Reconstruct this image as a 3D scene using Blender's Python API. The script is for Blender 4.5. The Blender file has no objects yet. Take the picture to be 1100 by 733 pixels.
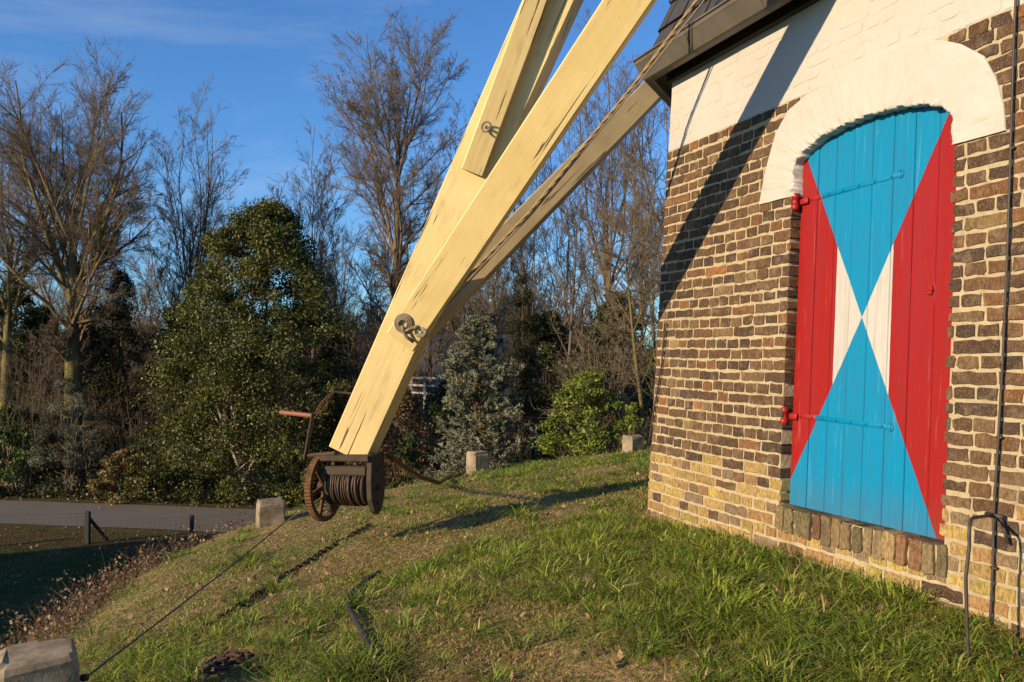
import bpy, math, random
import numpy as np
from mathutils import Vector, Matrix

R = math.radians
rng = np.random.default_rng(7)
random.seed(7)
scn = bpy.context.scene
COL = scn.collection
EYE = 4.5                      # eye height above the low field
F = 950.0                      # focal length in photo pixels (1100 wide)
PITCH = math.atan(18.5 / F)

# ------------------------------------------------------------------ helpers
def ray(x, y):
    u, v = (x - 550.0) / F, (366.5 - y) / F
    c, s = math.cos(PITCH), math.sin(PITCH)
    d = np.array([u, c - s * v, s + c * v])
    return d / d[1]

def px(x, y, D):
    d = ray(x, y) * D
    return np.array([d[0], d[1], d[2] + EYE])

def norm(v):
    v = np.asarray(v, float)
    return v / max(1e-9, np.linalg.norm(v))

def vnoise(x, y, seed=0):
    x = np.asarray(x, float); y = np.asarray(y, float)
    xi = np.floor(x).astype(np.int64); yi = np.floor(y).astype(np.int64)
    fx = x - xi; fy = y - yi
    fx = fx * fx * (3 - 2 * fx); fy = fy * fy * (3 - 2 * fy)
    def h(a, b):
        n = (a * 374761393 + b * 668265263 + seed * 1274126177) & 0xffffffff
        n = ((n ^ (n >> 13)) * 1274126177) & 0xffffffff
        return ((n ^ (n >> 16)) & 0xffff) / 65535.0
    return (h(xi, yi) * (1 - fx) + h(xi + 1, yi) * fx) * (1 - fy) + (h(xi, yi + 1) * (1 - fx) + h(xi + 1, yi + 1) * fx) * fy

def fbm(x, y, seed=0, o=3):
    s = 0; a = .5
    for i in range(o):
        s = s + a * vnoise(x * 2 ** i, y * 2 ** i, seed + i * 17); a *= .5
    return s / (1 - .5 ** o)

def link(name, me, mat=None, parent=None):
    o = bpy.data.objects.new(name, me)
    COL.objects.link(o)
    if mat is not None and me is not None: me.materials.append(mat)
    if parent is not None: o.parent = parent
    return o

def tag(o, label, cat, group=None, kind=None):
    if label: o['label'] = label
    if cat: o['category'] = cat
    if group: o['group'] = group
    if kind: o['kind'] = kind
    return o

def empty(name, loc=(0, 0, 0)):
    o = bpy.data.objects.new(name, None); COL.objects.link(o)
    o.empty_display_size = .2
    return o            # stays at the origin; children carry world coordinates

class MB:
    """collects vertices / faces / per-vertex colours into one mesh"""
    def __init__(s): s.v = []; s.f = []; s.c = []; s.n = 0; s.hasc = False
    def add(s, V, Fs, col=None):
        V = np.asarray(V, float)
        s.v.append(V)
        n = s.n
        for f in Fs: s.f.append([int(i) + n for i in f])
        if col is not None:
            s.hasc = True
            c = np.asarray(col, float)
            s.c.append(np.tile(c, (len(V), 1)) if c.ndim == 1 else c)
        else: s.c.append(np.ones((len(V), 3)))
        s.n += len(V)
    def box(s, c, X, Y, Z, ch=0, col=None):
        """box with centre c and half-axis vectors X,Y,Z, chamfer ch along X-edges"""
        c = np.asarray(c, float); X = np.asarray(X, float); Y = np.asarray(Y, float); Z = np.asarray(Z, float)
        ly, lz, lx = np.linalg.norm(Y), np.linalg.norm(Z), np.linalg.norm(X)
        if ch <= 0:
            V = [c + a * X + b * Y + d * Z for a in (-1, 1) for b in (-1, 1) for d in (-1, 1)]
            s.add(V, [(0, 1, 3, 2), (4, 6, 7, 5), (0, 4, 5, 1), (2, 3, 7, 6), (0, 2, 6, 4), (1, 5, 7, 3)], col)
            return
        ky, kz, kx = 1 - ch / ly, 1 - ch / lz, 1 - ch / lx
        ringp = [(1, kz), (ky, 1), (-ky, 1), (-1, kz), (-1, -kz), (-ky, -1), (ky, -1), (1, -kz)]
        V = []; 
        for a, k in ((-1, .0), (-kx, 1), (kx, 1), (1, .0)):
            for (b, d) in ringp:
                if k == 0: b2 = max(-ky, min(ky, b)) ; d2 = max(-kz, min(kz, d)); 
                else: b2, d2 = b, d
                V.append(c + a * X + b2 * Y * (1 if k else 1) + d2 * Z)
        Fs = []
        for r_ in range(3):
            for i in range(8):
                j = (i + 1) % 8
                Fs.append((r_ * 8 + i, r_ * 8 + j, r_ * 8 + 8 + j, r_ * 8 + 8 + i))
        Fs.append(tuple(range(7, -1, -1))); Fs.append(tuple(range(24, 32)))
        s.add(V, Fs, col)
    def tube(s, pts, rad, n=8, closed=False, cap=True, col=None):
        P = np.asarray(pts, float); K = len(P)
        rad = np.full(K, rad) if np.isscalar(rad) else np.asarray(rad, float)
        T = np.gradient(P, axis=0)
        if closed: T = np.roll(P, -1, 0) - np.roll(P, 1, 0)
        T /= np.maximum(1e-9, np.linalg.norm(T, axis=1))[:, None]
        ref = np.array([0, 0, 1.]) if abs(T[0][2]) < .9 else np.array([1., 0, 0])
        A = norm(np.cross(T[0], ref)); V = []
        for k in range(K):
            A = norm(A - T[k] * np.dot(A, T[k])); B = np.cross(T[k], A)
            for i in range(n):
                a = 2 * math.pi * i / n
                V.append(P[k] + rad[k] * (math.cos(a) * A + math.sin(a) * B))
        Fs = []
        for k in range(K if closed else K - 1):
            k2 = (k + 1) % K
            for i in range(n):
                j = (i + 1) % n
                Fs.append((k * n + i, k * n + j, k2 * n + j, k2 * n + i))
        if cap and not closed:
            Fs.append(tuple(range(n - 1, -1, -1))); Fs.append(tuple((K - 1) * n + i for i in range(n)))
        s.add(V, Fs, col)
    def build(s, name, mat, parent=None, smooth=False):
        me = bpy.data.meshes.new(name)
        V = np.concatenate(s.v)
        me.from_pydata(V.tolist(), [], s.f)
        if s.hasc:
            c = np.concatenate(s.c)
            a = me.color_attributes.new('Col', 'FLOAT_COLOR', 'POINT')
            a.data.foreach_set('color', np.concatenate([c, np.ones((len(c), 1))], 1).astype(np.float32).ravel())
        if smooth: me.polygons.foreach_set('use_smooth', np.ones(len(me.polygons), bool))
        me.update()
        return link(name, me, mat, parent)

def fastmesh(name, V, Fq, mat, parent=None, cols=None, smooth=False):
    """V (N,3), Fq (M,k) uniform faces"""
    V = np.asarray(V, np.float32); Fq = np.asarray(Fq, np.int32)
    k = Fq.shape[1]
    me = bpy.data.meshes.new(name)
    me.vertices.add(len(V)); me.vertices.foreach_set('co', V.ravel())
    me.loops.add(Fq.size); me.loops.foreach_set('vertex_index', Fq.ravel())
    me.polygons.add(len(Fq))
    me.polygons.foreach_set('loop_start', np.arange(0, Fq.size, k, dtype=np.int32))
    try: me.polygons.foreach_set('loop_total', np.full(len(Fq), k, np.int32))
    except Exception: pass
    if smooth: me.polygons.foreach_set('use_smooth', np.ones(len(Fq), bool))
    if cols is not None:
        a = me.color_attributes.new('Col', 'FLOAT_COLOR', 'POINT')
        a.data.foreach_set('color', np.concatenate([cols, np.ones((len(cols), 1))], 1).astype(np.float32).ravel())
    me.update(calc_edges=True)
    me.validate()
    return link(name, me, mat, parent)

# ------------------------------------------------------------------ materials
class NT:
    def __init__(s, name):
        s.m = bpy.data.materials.new(name); s.m.use_nodes = True
        s.t = s.m.node_tree; s.b = s.t.nodes['Principled BSDF']; s.L = s.t.links
        s.co = s.t.nodes.new('ShaderNodeTexCoord').outputs['Object']
    def n(s, typ, **kw):
        nd = s.t.nodes.new(typ)
        for k, v in kw.items(): setattr(nd, k, v)
        return nd
    def put(s, sock, v):
        if hasattr(v, 'is_linked') or hasattr(v, 'node'): s.L.new(v, sock)
        elif isinstance(v, (tuple, list)) and len(v) == 3 and sock.type == 'RGBA': sock.default_value = (*v, 1)
        else: sock.default_value = v
    def noise(s, scale, detail=4, rough=.55, vec=None, dist=0):
        nd = s.n('ShaderNodeTexNoise'); nd.inputs['Scale'].default_value = scale
        nd.inputs['Detail'].default_value = detail; nd.inputs['Roughness'].default_value = rough
        nd.inputs['Distortion'].default_value = dist
        s.L.new(vec if vec is not None else s.co, nd.inputs['Vector'])
        return nd.outputs['Fac']
    def scaled(s, sc, rot=(0, 0, 0), vec=None):
        nd = s.n('ShaderNodeMapping'); nd.inputs['Scale'].default_value = sc; nd.inputs['Rotation'].default_value = rot
        s.L.new(vec if vec is not None else s.co, nd.inputs['Vector']); return nd.outputs['Vector']
    def ramp(s, fac, stops):
        nd = s.n('ShaderNodeValToRGB'); el = nd.color_ramp.elements
        while len(el) < len(stops): el.new(.5)
        for e, (p, c) in zip(el, stops):
            e.position = p; e.color = (*c, 1) if len(c) == 3 else c
        s.L.new(fac, nd.inputs['Fac']); return nd.outputs['Color']
    def mix(s, fac, a, b, mode='MIX'):
        nd = s.n('ShaderNodeMix', data_type='RGBA', blend_type=mode)
        s.put(nd.inputs[0], fac); s.put(nd.inputs[6], a); s.put(nd.inputs[7], b); return nd.outputs[2]
    def math(s, op, a, b=0., c=0.):
        nd = s.n('ShaderNodeMath', operation=op)
        s.put(nd.inputs[0], a); s.put(nd.inputs[1], b); s.put(nd.inputs[2], c); return nd.outputs[0]
    def vcol(s):
        return s.n('ShaderNodeAttribute', attribute_name='Col').outputs['Color']
    def bump(s, h, strength=.3, dist=.01, prev=None):
        nd = s.n('ShaderNodeBump'); nd.inputs['Strength'].default_value = strength; nd.inputs['Distance'].default_value = dist
        s.L.new(h, nd.inputs['Height'])
        if prev is not None: s.L.new(prev, nd.inputs['Normal'])
        s.L.new(nd.outputs['Normal'], s.b.inputs['Normal']); return nd.outputs['Normal']
    def out(s, col, rough=.8, metal=0., spec=.3):
        s.put(s.b.inputs['Base Color'], col); s.put(s.b.inputs['Roughness'], rough)
        s.b.inputs['Metallic'].default_value = metal
        s.b.inputs['Specular IOR Level'].default_value = spec
        return s.m

def g(r, gg, b): return (r, gg, b)

def m_leaf(name, trans=.25, rough=.5, spec=.35):
    t = NT(name); c = t.vcol()
    nz = t.noise(3.0, 2)
    c2 = t.mix(t.math('MULTIPLY', nz, .5), c, (.02, .025, .01), 'MIX')
    t.out(c2, rough, 0, spec)
    tr = t.n('ShaderNodeBsdfTranslucent'); t.put(tr.inputs['Color'], c2)
    mx = t.n('ShaderNodeMixShader'); mx.inputs[0].default_value = trans
    t.L.new(t.b.outputs[0], mx.inputs[1]); t.L.new(tr.outputs[0], mx.inputs[2])
    t.L.new(mx.outputs[0], t.t.nodes['Material Output'].inputs['Surface'])
    return t.m

def m_bark(name, a, b, moss=None):
    t = NT(name)
    nz = t.noise(6, 5, .65, t.scaled((1, 1, .25)))
    c = t.mix(nz, a, b)
    if moss:
        ms = t.noise(1.3, 4)
        c = t.mix(t.ramp(ms, [(.42, (0, 0, 0)), (.6, (1, 1, 1))]), c, moss)
    t.bump(nz, .5, .02)
    return t.out(c, .9, 0, .1)

def m_brick():
    t = NT('old_brick'); c = t.vcol()
    n1 = t.noise(1, 4, .7, t.scaled((75, 75, 38))); n2 = t.noise(14, 5, .65); n3 = t.noise(150, 2, .6); n4 = t.noise(24, 3, .6)
    c = t.mix(t.math('MULTIPLY', t.ramp(n1, [(.38, (0, 0, 0)), (.6, (1, 1, 1))]), .75), c, t.mix(.75, c, (.025, .018, .014)))
    c = t.mix(t.math('MULTIPLY', t.ramp(n2, [(.52, (0, 0, 0)), (.70, (1, 1, 1))]), .45), c, (.27, .20, .12))
    c = t.mix(t.math('MULTIPLY', t.ramp(n4, [(.6, (0, 0, 0)), (.68, (1, 1, 1))]), .4), c, (.19, .09, .045))
    c = t.mix(t.math('MULTIPLY', t.ramp(n3, [(.58, (0, 0, 0)), (.68, (1, 1, 1))]), .4), c, (.36, .28, .18))
    nb = t.bump(n1, .55, .006); t.bump(n3, .3, .003, nb)
    return t.out(c, .92, 0, .15)

def m_mortar():
    t = NT('lime_mortar')
    n1 = t.noise(30, 5, .65); n2 = t.noise(2.2, 3); n3 = t.noise(220, 2, .7)
    c = t.ramp(n1, [(.3, (.33, .275, .175)), (.7, (.45, .385, .255))])
    c = t.mix(t.math('MULTIPLY', t.ramp(n2, [(.45, (0, 0, 0)), (.7, (1, 1, 1))]), .35), c, (.29, .23, .12))
    n5 = t.noise(7, 5, .7); c = t.mix(t.math('MULTIPLY', t.ramp(n5, [(.55, (0, 0, 0)), (.7, (1, 1, 1))]), .45), c, (.17, .135, .085))
    nb = t.bump(n1, .8, .01); t.bump(n3, .35, .003, nb)
    return t.out(c, .95, 0, .1)

def m_whitewash():
    t = NT('whitewash')
    n1 = t.noise(28, 5, .6); n2 = t.noise(1.6, 4, .6); n3 = t.noise(110, 3)
    c = t.ramp(n2, [(.35, (.42, .41, .375)), (.65, (.465, .455, .42))])
    c = t.mix(t.math('MULTIPLY', t.ramp(n3, [(.66, (0, 0, 0)), (.74, (1, 1, 1))]), .18), c, (.30, .26, .2))
    n4 = t.noise(5, 5, .7); c = t.mix(t.math('MULTIPLY', t.ramp(n4, [(.56, (0, 0, 0)), (.72, (1, 1, 1))]), .25), c, (.36, .32, .25))
    nb = t.bump(n1, .5, .010); t.bump(n3, .25, .003, nb)
    return t.out(c, .8, 0, .2)

def m_cream(ca=(.58, .455, .195), cb=(.69, .565, .28), dirt=.42, nm='cream_paint'):
    t = NT(nm); c = t.vcol()      # Col carries (along metres/10, across, unused): used as wood grain coordinates
    nd = t.n('ShaderNodeAttribute', attribute_name='Col').outputs['Vector']
    gr = t.noise(1.0, 5, .6, t.scaled((6, 42, 42), (0, 0, 0), nd))
    cr = t.noise(1.0, 3, .5, t.scaled((14, 42, 30), (0, 0, 0), nd), .5)
    st = t.noise(2.4, 5, .65); sp = t.noise(40, 3, .6)
    c = t.ramp(st, [(.3, ca), (.72, cb)])
    crack = t.ramp(cr, [(.334, (1, 1, 1)), (.344, (0, 0, 0))])
    drt = t.noise(1.0, 4, .6, t.scaled((25, 9, 9), (0, 0, 0), nd)); c = t.mix(t.math('MULTIPLY', t.ramp(drt, [(.56, (0, 0, 0)), (.72, (1, 1, 1))]), dirt), c, (.22, .155, .075))
    c = t.mix(t.math('MULTIPLY', t.ramp(gr, [(.3, (1, 1, 1)), (.5, (0, 0, 0))]), .18), c, (.33, .22, .09))
    c = t.mix(t.math('MULTIPLY', t.ramp(sp, [(.66, (0, 0, 0)), (.74, (1, 1, 1))]), .3), c, (.3, .2, .09))
    c = t.mix(t.math('MULTIPLY', crack, .85), c, (.035, .022, .012))
    nb = t.bump(gr, .25, .006); t.bump(t.math('SUBTRACT', 1., crack), .4, .006, nb)
    return t.out(c, .55, 0, .35)

def m_plain(name, col, rough=.6, metal=0, spec=.3, var=.35, scale=18, dark=None, bump=.25):
    t = NT(name)
    n1 = t.noise(scale, 5, .62); n2 = t.noise(scale * 5, 3)
    d = dark if dark else tuple(x * .5 for x in col)
    c = t.mix(t.math('MULTIPLY', t.ramp(n1, [(.35, (0, 0, 0)), (.7, (1, 1, 1))]), var * 2 if var < .5 else 1.), col, d)
    nb = t.bump(n1, bump, .006); t.bump(n2, bump * .6, .002, nb)
    return t.out(c, rough, metal, spec)

MAT = {}
MAT['brick'] = m_brick(); MAT['mortar'] = m_mortar(); MAT['white'] = m_whitewash(); MAT['cream'] = m_cream()
MAT['rust'] = m_plain('rusty_iron', (.17, .085, .035), .85, .2, .3, .5, 22, (.055, .03, .018), .5)
MAT['darkiron'] = m_plain('dark_iron', (.035, .026, .02), .7, .3, .4, .4, 25, (.09, .045, .022), .4)
MAT['darkwood'] = m_plain('tarred_wood', (.035, .026, .018), .75, 0, .3, .4, 12, (.075, .05, .03), .4)
MAT['redpipe'] = m_plain('worn_red_iron', (.25, .095, .055), .6, 0, .4, .4, 30, (.16, .07, .045), .2)
MAT['rope'] = m_plain('hemp_rope', (.36, .27, .15), .95, 0, .1, .4, 60, (.17, .12, .06), .5)
MAT['wire'] = m_plain('steel_rope', (.10, .068, .045), .6, .4, .4, .4, 60, (.04, .03, .022), .4)
MAT['greyrope'] = m_plain('weathered_rope', (.24, .20, .15), .9, 0, .2, .3, 60, (.12, .10, .075), .4)
MAT['black'] = m_plain('black_paint', (.018, .017, .016), .55, 0, .4, .3, 9, (.04, .036, .03), .2)
MAT['gutter'] = m_plain('grey_zinc', (.135, .12, .10), .5, .15, .4, .35, 7, (.08, .07, .058), .12)
MAT['tile'] = m_plain('dark_slate', (.035, .036, .04), .6, 0, .4, .4, 16, (.065, .06, .055), .4)
MAT['concrete'] = m_plain('weathered_concrete', (.31, .26, .185), .95, 0, .1, .45, 11, (.12, .10, .06), .9)
MAT['hose'] = m_plain('black_rubber', (.02, .018, .017), .6, 0, .4, .3, 20, (.05, .045, .035), .2)
MAT['conduit'] = m_plain('dark_cable_sheath', (.035, .028, .026), .55, 0, .4, .3, 20, (.07, .055, .045), .2)
MAT['redhinge'] = m_plain('red_enamel', (.30, .013, .010), .4, 0, .4, .2, 40, (.2, .012, .01), .2)
MAT['bluehinge'] = m_plain('blue_enamel', (.0, .18, .36), .5, 0, .2, .1, 40, (.0, .17, .34), .1)
MAT['leaf'] = m_leaf('leaf', .22)
MAT['needle'] = m_leaf('needle', .18, .7, .15)
MAT['grass'] = m_leaf('grass_blade', .36, .6, .2)
MAT['bark'] = m_bark('grey_bark', (.10, .075, .052), (.20, .15, .10))
MAT['mossbark'] = m_bark('mossy_bark', (.10, .075, .045), (.20, .15, .09), (.17, .15, .05))
MAT['twig'] = m_bark('twig_bark', (.115, .092, .066), (.21, .165, .11))
MAT['palebark'] = m_bark('pale_stem', (.30, .25, .17), (.42, .36, .26))
MAT['conbark'] = m_bark('brown_stem', (.09, .06, .035), (.14, .09, .05))

# ------------------------------------------------------------------ mill geometry
M = np.array([6.10, 6.01])
A0 = 4.707; BAT = .056; T225 = math.tan(R(22.5))
N1 = norm([-.935, -.354]); T1 = np.array([-N1[1], N1[0]])      # T1: rightwards seen from outside
ang1 = math.atan2(N1[1], N1[0])

def face_frame(i):
    a = ang1 + i * math.pi / 4
    n = np.array([math.cos(a), math.sin(a)])
    return n, np.array([-n[1], n[0]])

def wallp(s, z, o=0., i=0):
    """point on mill face i: s along the face from its centre, z relative to the eye, o outwards"""
    n, t = face_frame(i)
    p = M + (A0 - BAT * z + o) * n + s * t
    return np.array([p[0], p[1], z + EYE])

def inv(x, y, o=0.):
    r = ray(x, y)
    k = (A0 + o + N1 @ M) / (N1 @ r[:2] + BAT * r[2])
    p = k * r
    return float(T1 @ (p[:2] - M)), float(p[2])

# terrain ------------------------------------------------------------------
TH = np.array([-180, -100, -45, -18, 0, 17, 42, 59, 90, 180.])
KK = np.array([.10, .10, .125, .115, .13, .118, .11, .082, .08, .10])
RS = np.array([9.0, 9.0, 8.7, 8.4, 8.75, 9.35, 9.4, 9.2, 9.0, 9.0])
def terrain(X, Y):
    X = np.asarray(X, float); Y = np.asarray(Y, float)
    dx, dy = X - M[0], Y - M[1]
    r = np.hypot(dx, dy); th = np.degrees(np.arctan2(dy, -dx))
    k = np.interp(th, TH, KK); rs = np.interp(th, TH, RS)
    q = r - rs
    z = -1.04 - k * np.maximum(0, r - 4.75) - .5 * (q + np.sqrt(q * q + .25)) * (.72 - k)
    z = z + .10 * (fbm(X * .9, Y * .9, 3) - .5) * np.clip((r - 4.6) / 1.2, .15, 1) + .035 * (fbm(X * 4, Y * 4, 9) - .5)
    z = z + EYE
    fl = .0
    return .5 * (z + fl + np.sqrt((z - fl) ** 2 + .12)) - .02

def ground_hit(x, y):
    r = ray(x, y); D = np.linspace(1.5, 40, 4000)
    z = EYE + r[2] * D; tz = terrain(r[0] * D, D)
    i = int(np.argmax(z < tz))
    return np.array([r[0] * D[i], D[i], tz[i]])

# ------------------------------------------------------------------ ground
def m_soil():
    t = NT('mound_turf')
    n1 = t.noise(1.1, 4, .6); n2 = t.noise(24, 5, .7); n3 = t.noise(5, 4)
    a = t.ramp(n2, [(.3, (.10, .072, .036)), (.5, (.30, .215, .10)), (.7, (.50, .38, .18))])
    b = t.ramp(n2, [(.3, (.06, .085, .016)), (.7, (.22, .25, .06))])
    c = t.mix(t.ramp(t.math('ADD', t.math('MULTIPLY', n1, .6), t.math('MULTIPLY', n3, .4)), [(.42, (0, 0, 0)), (.58, (1, 1, 1))]), a, b)
    t.bump(n2, 1., .04)
    return t.out(c, .95, 0, .05)
def m_field():
    t = NT('field_grass')
    n1 = t.noise(.5, 4); n2 = t.noise(14, 5, .7); n3 = t.noise(3, 3)
    c = t.ramp(n2, [(.3, (.028, .042, .012)), (.65, (.06, .085, .024))])
    c = t.mix(t.math('MULTIPLY', t.ramp(n1, [(.48, (0, 0, 0)), (.66, (1, 1, 1))]), .6), c, (.12, .095, .05))
    c = t.mix(t.math('MULTIPLY', t.ramp(n3, [(.62, (0, 0, 0)), (.7, (1, 1, 1))]), .4), c, (.13, .085, .045))
    t.bump(n2, .9, .05)
    return t.out(c, .95, 0, .05)
def m_litter():
    t = NT('leaf_litter_ground')
    n2 = t.noise(18, 5, .7); n1 = t.noise(2, 4)
    c = t.ramp(n2, [(.3, (.03, .022, .012)), (.55, (.11, .075, .035)), (.72, (.24, .17, .085))])
    c = t.mix(t.math('MULTIPLY', t.ramp(n1, [(.45, (0, 0, 0)), (.6, (1, 1, 1))]), .6), c, (.05, .065, .02))
    t.bump(n2, 1., .05)
    return t.out(c, .95, 0, .05)
def m_asphalt():
    t = NT('asphalt')
    n2 = t.noise(60, 4, .7); n1 = t.noise(.8, 4)
    c = t.ramp(n2, [(.3, (.085, .077, .068)), (.7, (.15, .137, .12))])
    c = t.mix(t.math('MULTIPLY', n1, .5), c, (.19, .17, .14))
    t.bump(n2, .4, .01)
    return t.out(c, .9, 0, .2)

nr, na = 150, 420
rr = np.concatenate([np.linspace(3.5, 11, 100), np.linspace(11.1, 17.5, 50)])
aa = np.linspace(0, 2 * math.pi, na, endpoint=False)
RR, AA = np.meshgrid(rr, aa, indexing='ij')
X = M[0] + RR * np.cos(AA); Y = M[1] + RR * np.sin(AA)
Z = terrain(X, Y)
Z[-1, :] = -.06
V = np.stack([X, Y, Z], -1).reshape(-1, 3)
ii, jj = np.meshgrid(np.arange(nr - 1), np.arange(na), indexing='ij')
j2 = (jj + 1) % na
Fq = np.stack([ii * na + jj, (ii + 1) * na + jj, (ii + 1) * na + j2, ii * na + j2], -1).reshape(-1, 4)
mound = fastmesh('mound', V, Fq, m_soil(), smooth=True)
tag(mound, 'grassy raised mound the windmill stands on', 'mound', kind='structure')

b = MB(); S = 1500
b.add([(-S, -S, 0), (S, -S, 0), (S, S, 0), (-S, S, 0)], [(0, 1, 2, 3)])
tag(b.build('ground', m_field()), 'flat dark green field around the mound', 'ground', kind='structure')

# road: gently running right and slightly nearer
def strip(name, mat, off0, off1, z, label, cat, nseg=40, wob=0.):
    d = norm([7.9, -1.5]); p = np.array([-7.1, 24.55]); nn = np.array([-d[1], d[0]])
    V = []; 
    for k in range(nseg + 1):
        q = p + d * (-90 + 200 * k / nseg)
        for o in (off0, off1):
            w = wob * (vnoise(k * .9, o * 7, 5) - .5)
            V.append((*(q + nn * (o + w)), z))
    Fs = [(2 * k, 2 * k + 2, 2 * k + 3, 2 * k + 1) for k in range(nseg)]
    m = MB(); m.add(V, Fs)
    return tag(m.build(name, mat), label, cat, kind='structure')
strip('road', m_asphalt(), -1.65, 1.75, .012, 'narrow grey asphalt road passing below the mound', 'road', 200, .18)
strip('path', m_litter(), 1.9, 16, .006, 'leaf strewn earth under the trees along the road', 'ground', 200, .3)
strip('path', m_litter(), -4.3, -1.75, .006, 'bare leaf strewn verge between road and field', 'ground', 200, .3)

# ------------------------------------------------------------------ windmill: brick base
mill = tag(empty('windmill'), 'brown brick windmill base with white band and red, white and blue door', 'windmill')
SILL = -.80; DHW = .545
ZB = -1.45; ZT = 2.04; COURSE = .0655
BAND = 1.445
# door arch (inner) and plaster surround (outer), in wall coordinates
def arch_in(s): 
    t_ = min(1, abs(s) / DHW)
    return 1.03 + .17 * math.sqrt(max(0, 1 - t_ ** 2.2))
outer_px = [(814, 220), (821, 183), (832, 143), (846, 118), (865, 102), (905, 80), (940, 60), (975, 46), (992, 42), (1010, 43), (1030, 47), (1055, 60), (1068, 85), (1076, 112), (1078, 140)]
OUT = np.array([inv(*p, .02) for p in outer_px])
def inside_outer(s, z, grow=0):
    if z < (OUT[0, 1] if s < 0 else OUT[-1, 1]) - grow or s < OUT[:, 0].min() or s > OUT[:, 0].max(): return False
    k = np.argsort(OUT[:, 0]); return z < np.interp(s, OUT[k, 0], OUT[k, 1])

def brick_col(z, lr):
    u = lr.random()
    if z < -.56 and lr.random() < .84 - (z > -.70) * .34:
        pal = [(.38, .265, .10), (.42, .30, .10), (.32, .19, .08), (.23, .165, .10), (.42, .32, .08), (.36, .285, .08)]
        pw = [.26, .22, .15, .21, .11, .05]
    else:
        pal = [(.115, .068, .038), (.085, .052, .033), (.145, .08, .04), (.066, .045, .034), (.125, .077, .046), (.19, .09, .04), (.18, .115, .062), (.28, .125, .05), (.24, .17, .07)]
        pw = [.2, .19, .17, .14, .12, .075, .085, .016, .004]
    c = np.array(pal[lr.choice(len(pal), p=pw)])
    return c * (.85 + .3 * lr.random())

def brick(mb, i, s0, s1, z0, z1, out, back, lr, col, wob=.0035, npts=3, rnd=.012):
    """one worn brick with a rounded irregular outline"""
    w, h = s1 - s0, z1 - z0
    r = min(rnd * (.6 + .8 * lr.random()), w * .3, h * .4)
    pts = []
    for (cx, cz, a0) in ((s1 - r, z1 - r, 0), (s0 + r, z1 - r, 90), (s0 + r, z0 + r, 180), (s1 - r, z0 + r, 270)):
        for k in range(npts):
            a = R(a0 + 90 * k / (npts - 1))
            pts.append((cx + r * math.cos(a), cz + r * math.sin(a)))
    # one mid point on long edges
    q = []
    for k in range(len(pts)):
        p0, p1 = pts[k], pts[(k + 1) % len(pts)]
        q.append(p0)
        L = math.hypot(p1[0] - p0[0], p1[1] - p0[1])
        if L > .05:
            m_ = max(1, int(L / .045))
            for e in range(1, m_ + 1): q.append((p0[0] + (p1[0] - p0[0]) * e / (m_ + 1), p0[1] + (p1[1] - p0[1]) * e / (m_ + 1)))
    q = np.array(q); q += lr.normal(0, wob, q.shape)
    c = q.mean(0); K = len(q)
    ins = c + (q - c) * np.array([1 - .006 / w, 1 - .005 / h])
    tl = lr.normal(0, .0007, 2)
    V = [wallp(a, z, back, i) for a, z in q] + [wallp(a, z, out * .8, i) for a, z in q] + \
        [wallp(a, z, out + tl[0] * (a - c[0]) / w * 2 + tl[1], i) for a, z in ins]
    Fs = []
    for k in range(K):
        j = (k + 1) % K
        Fs.append((k, j, K + j, K + k)); Fs.append((K + k, K + j, 2 * K + j, 2 * K + k))
    Fs.append(tuple(range(2 * K, 3 * K)))
    mb.add(V, Fs, col)

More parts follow.
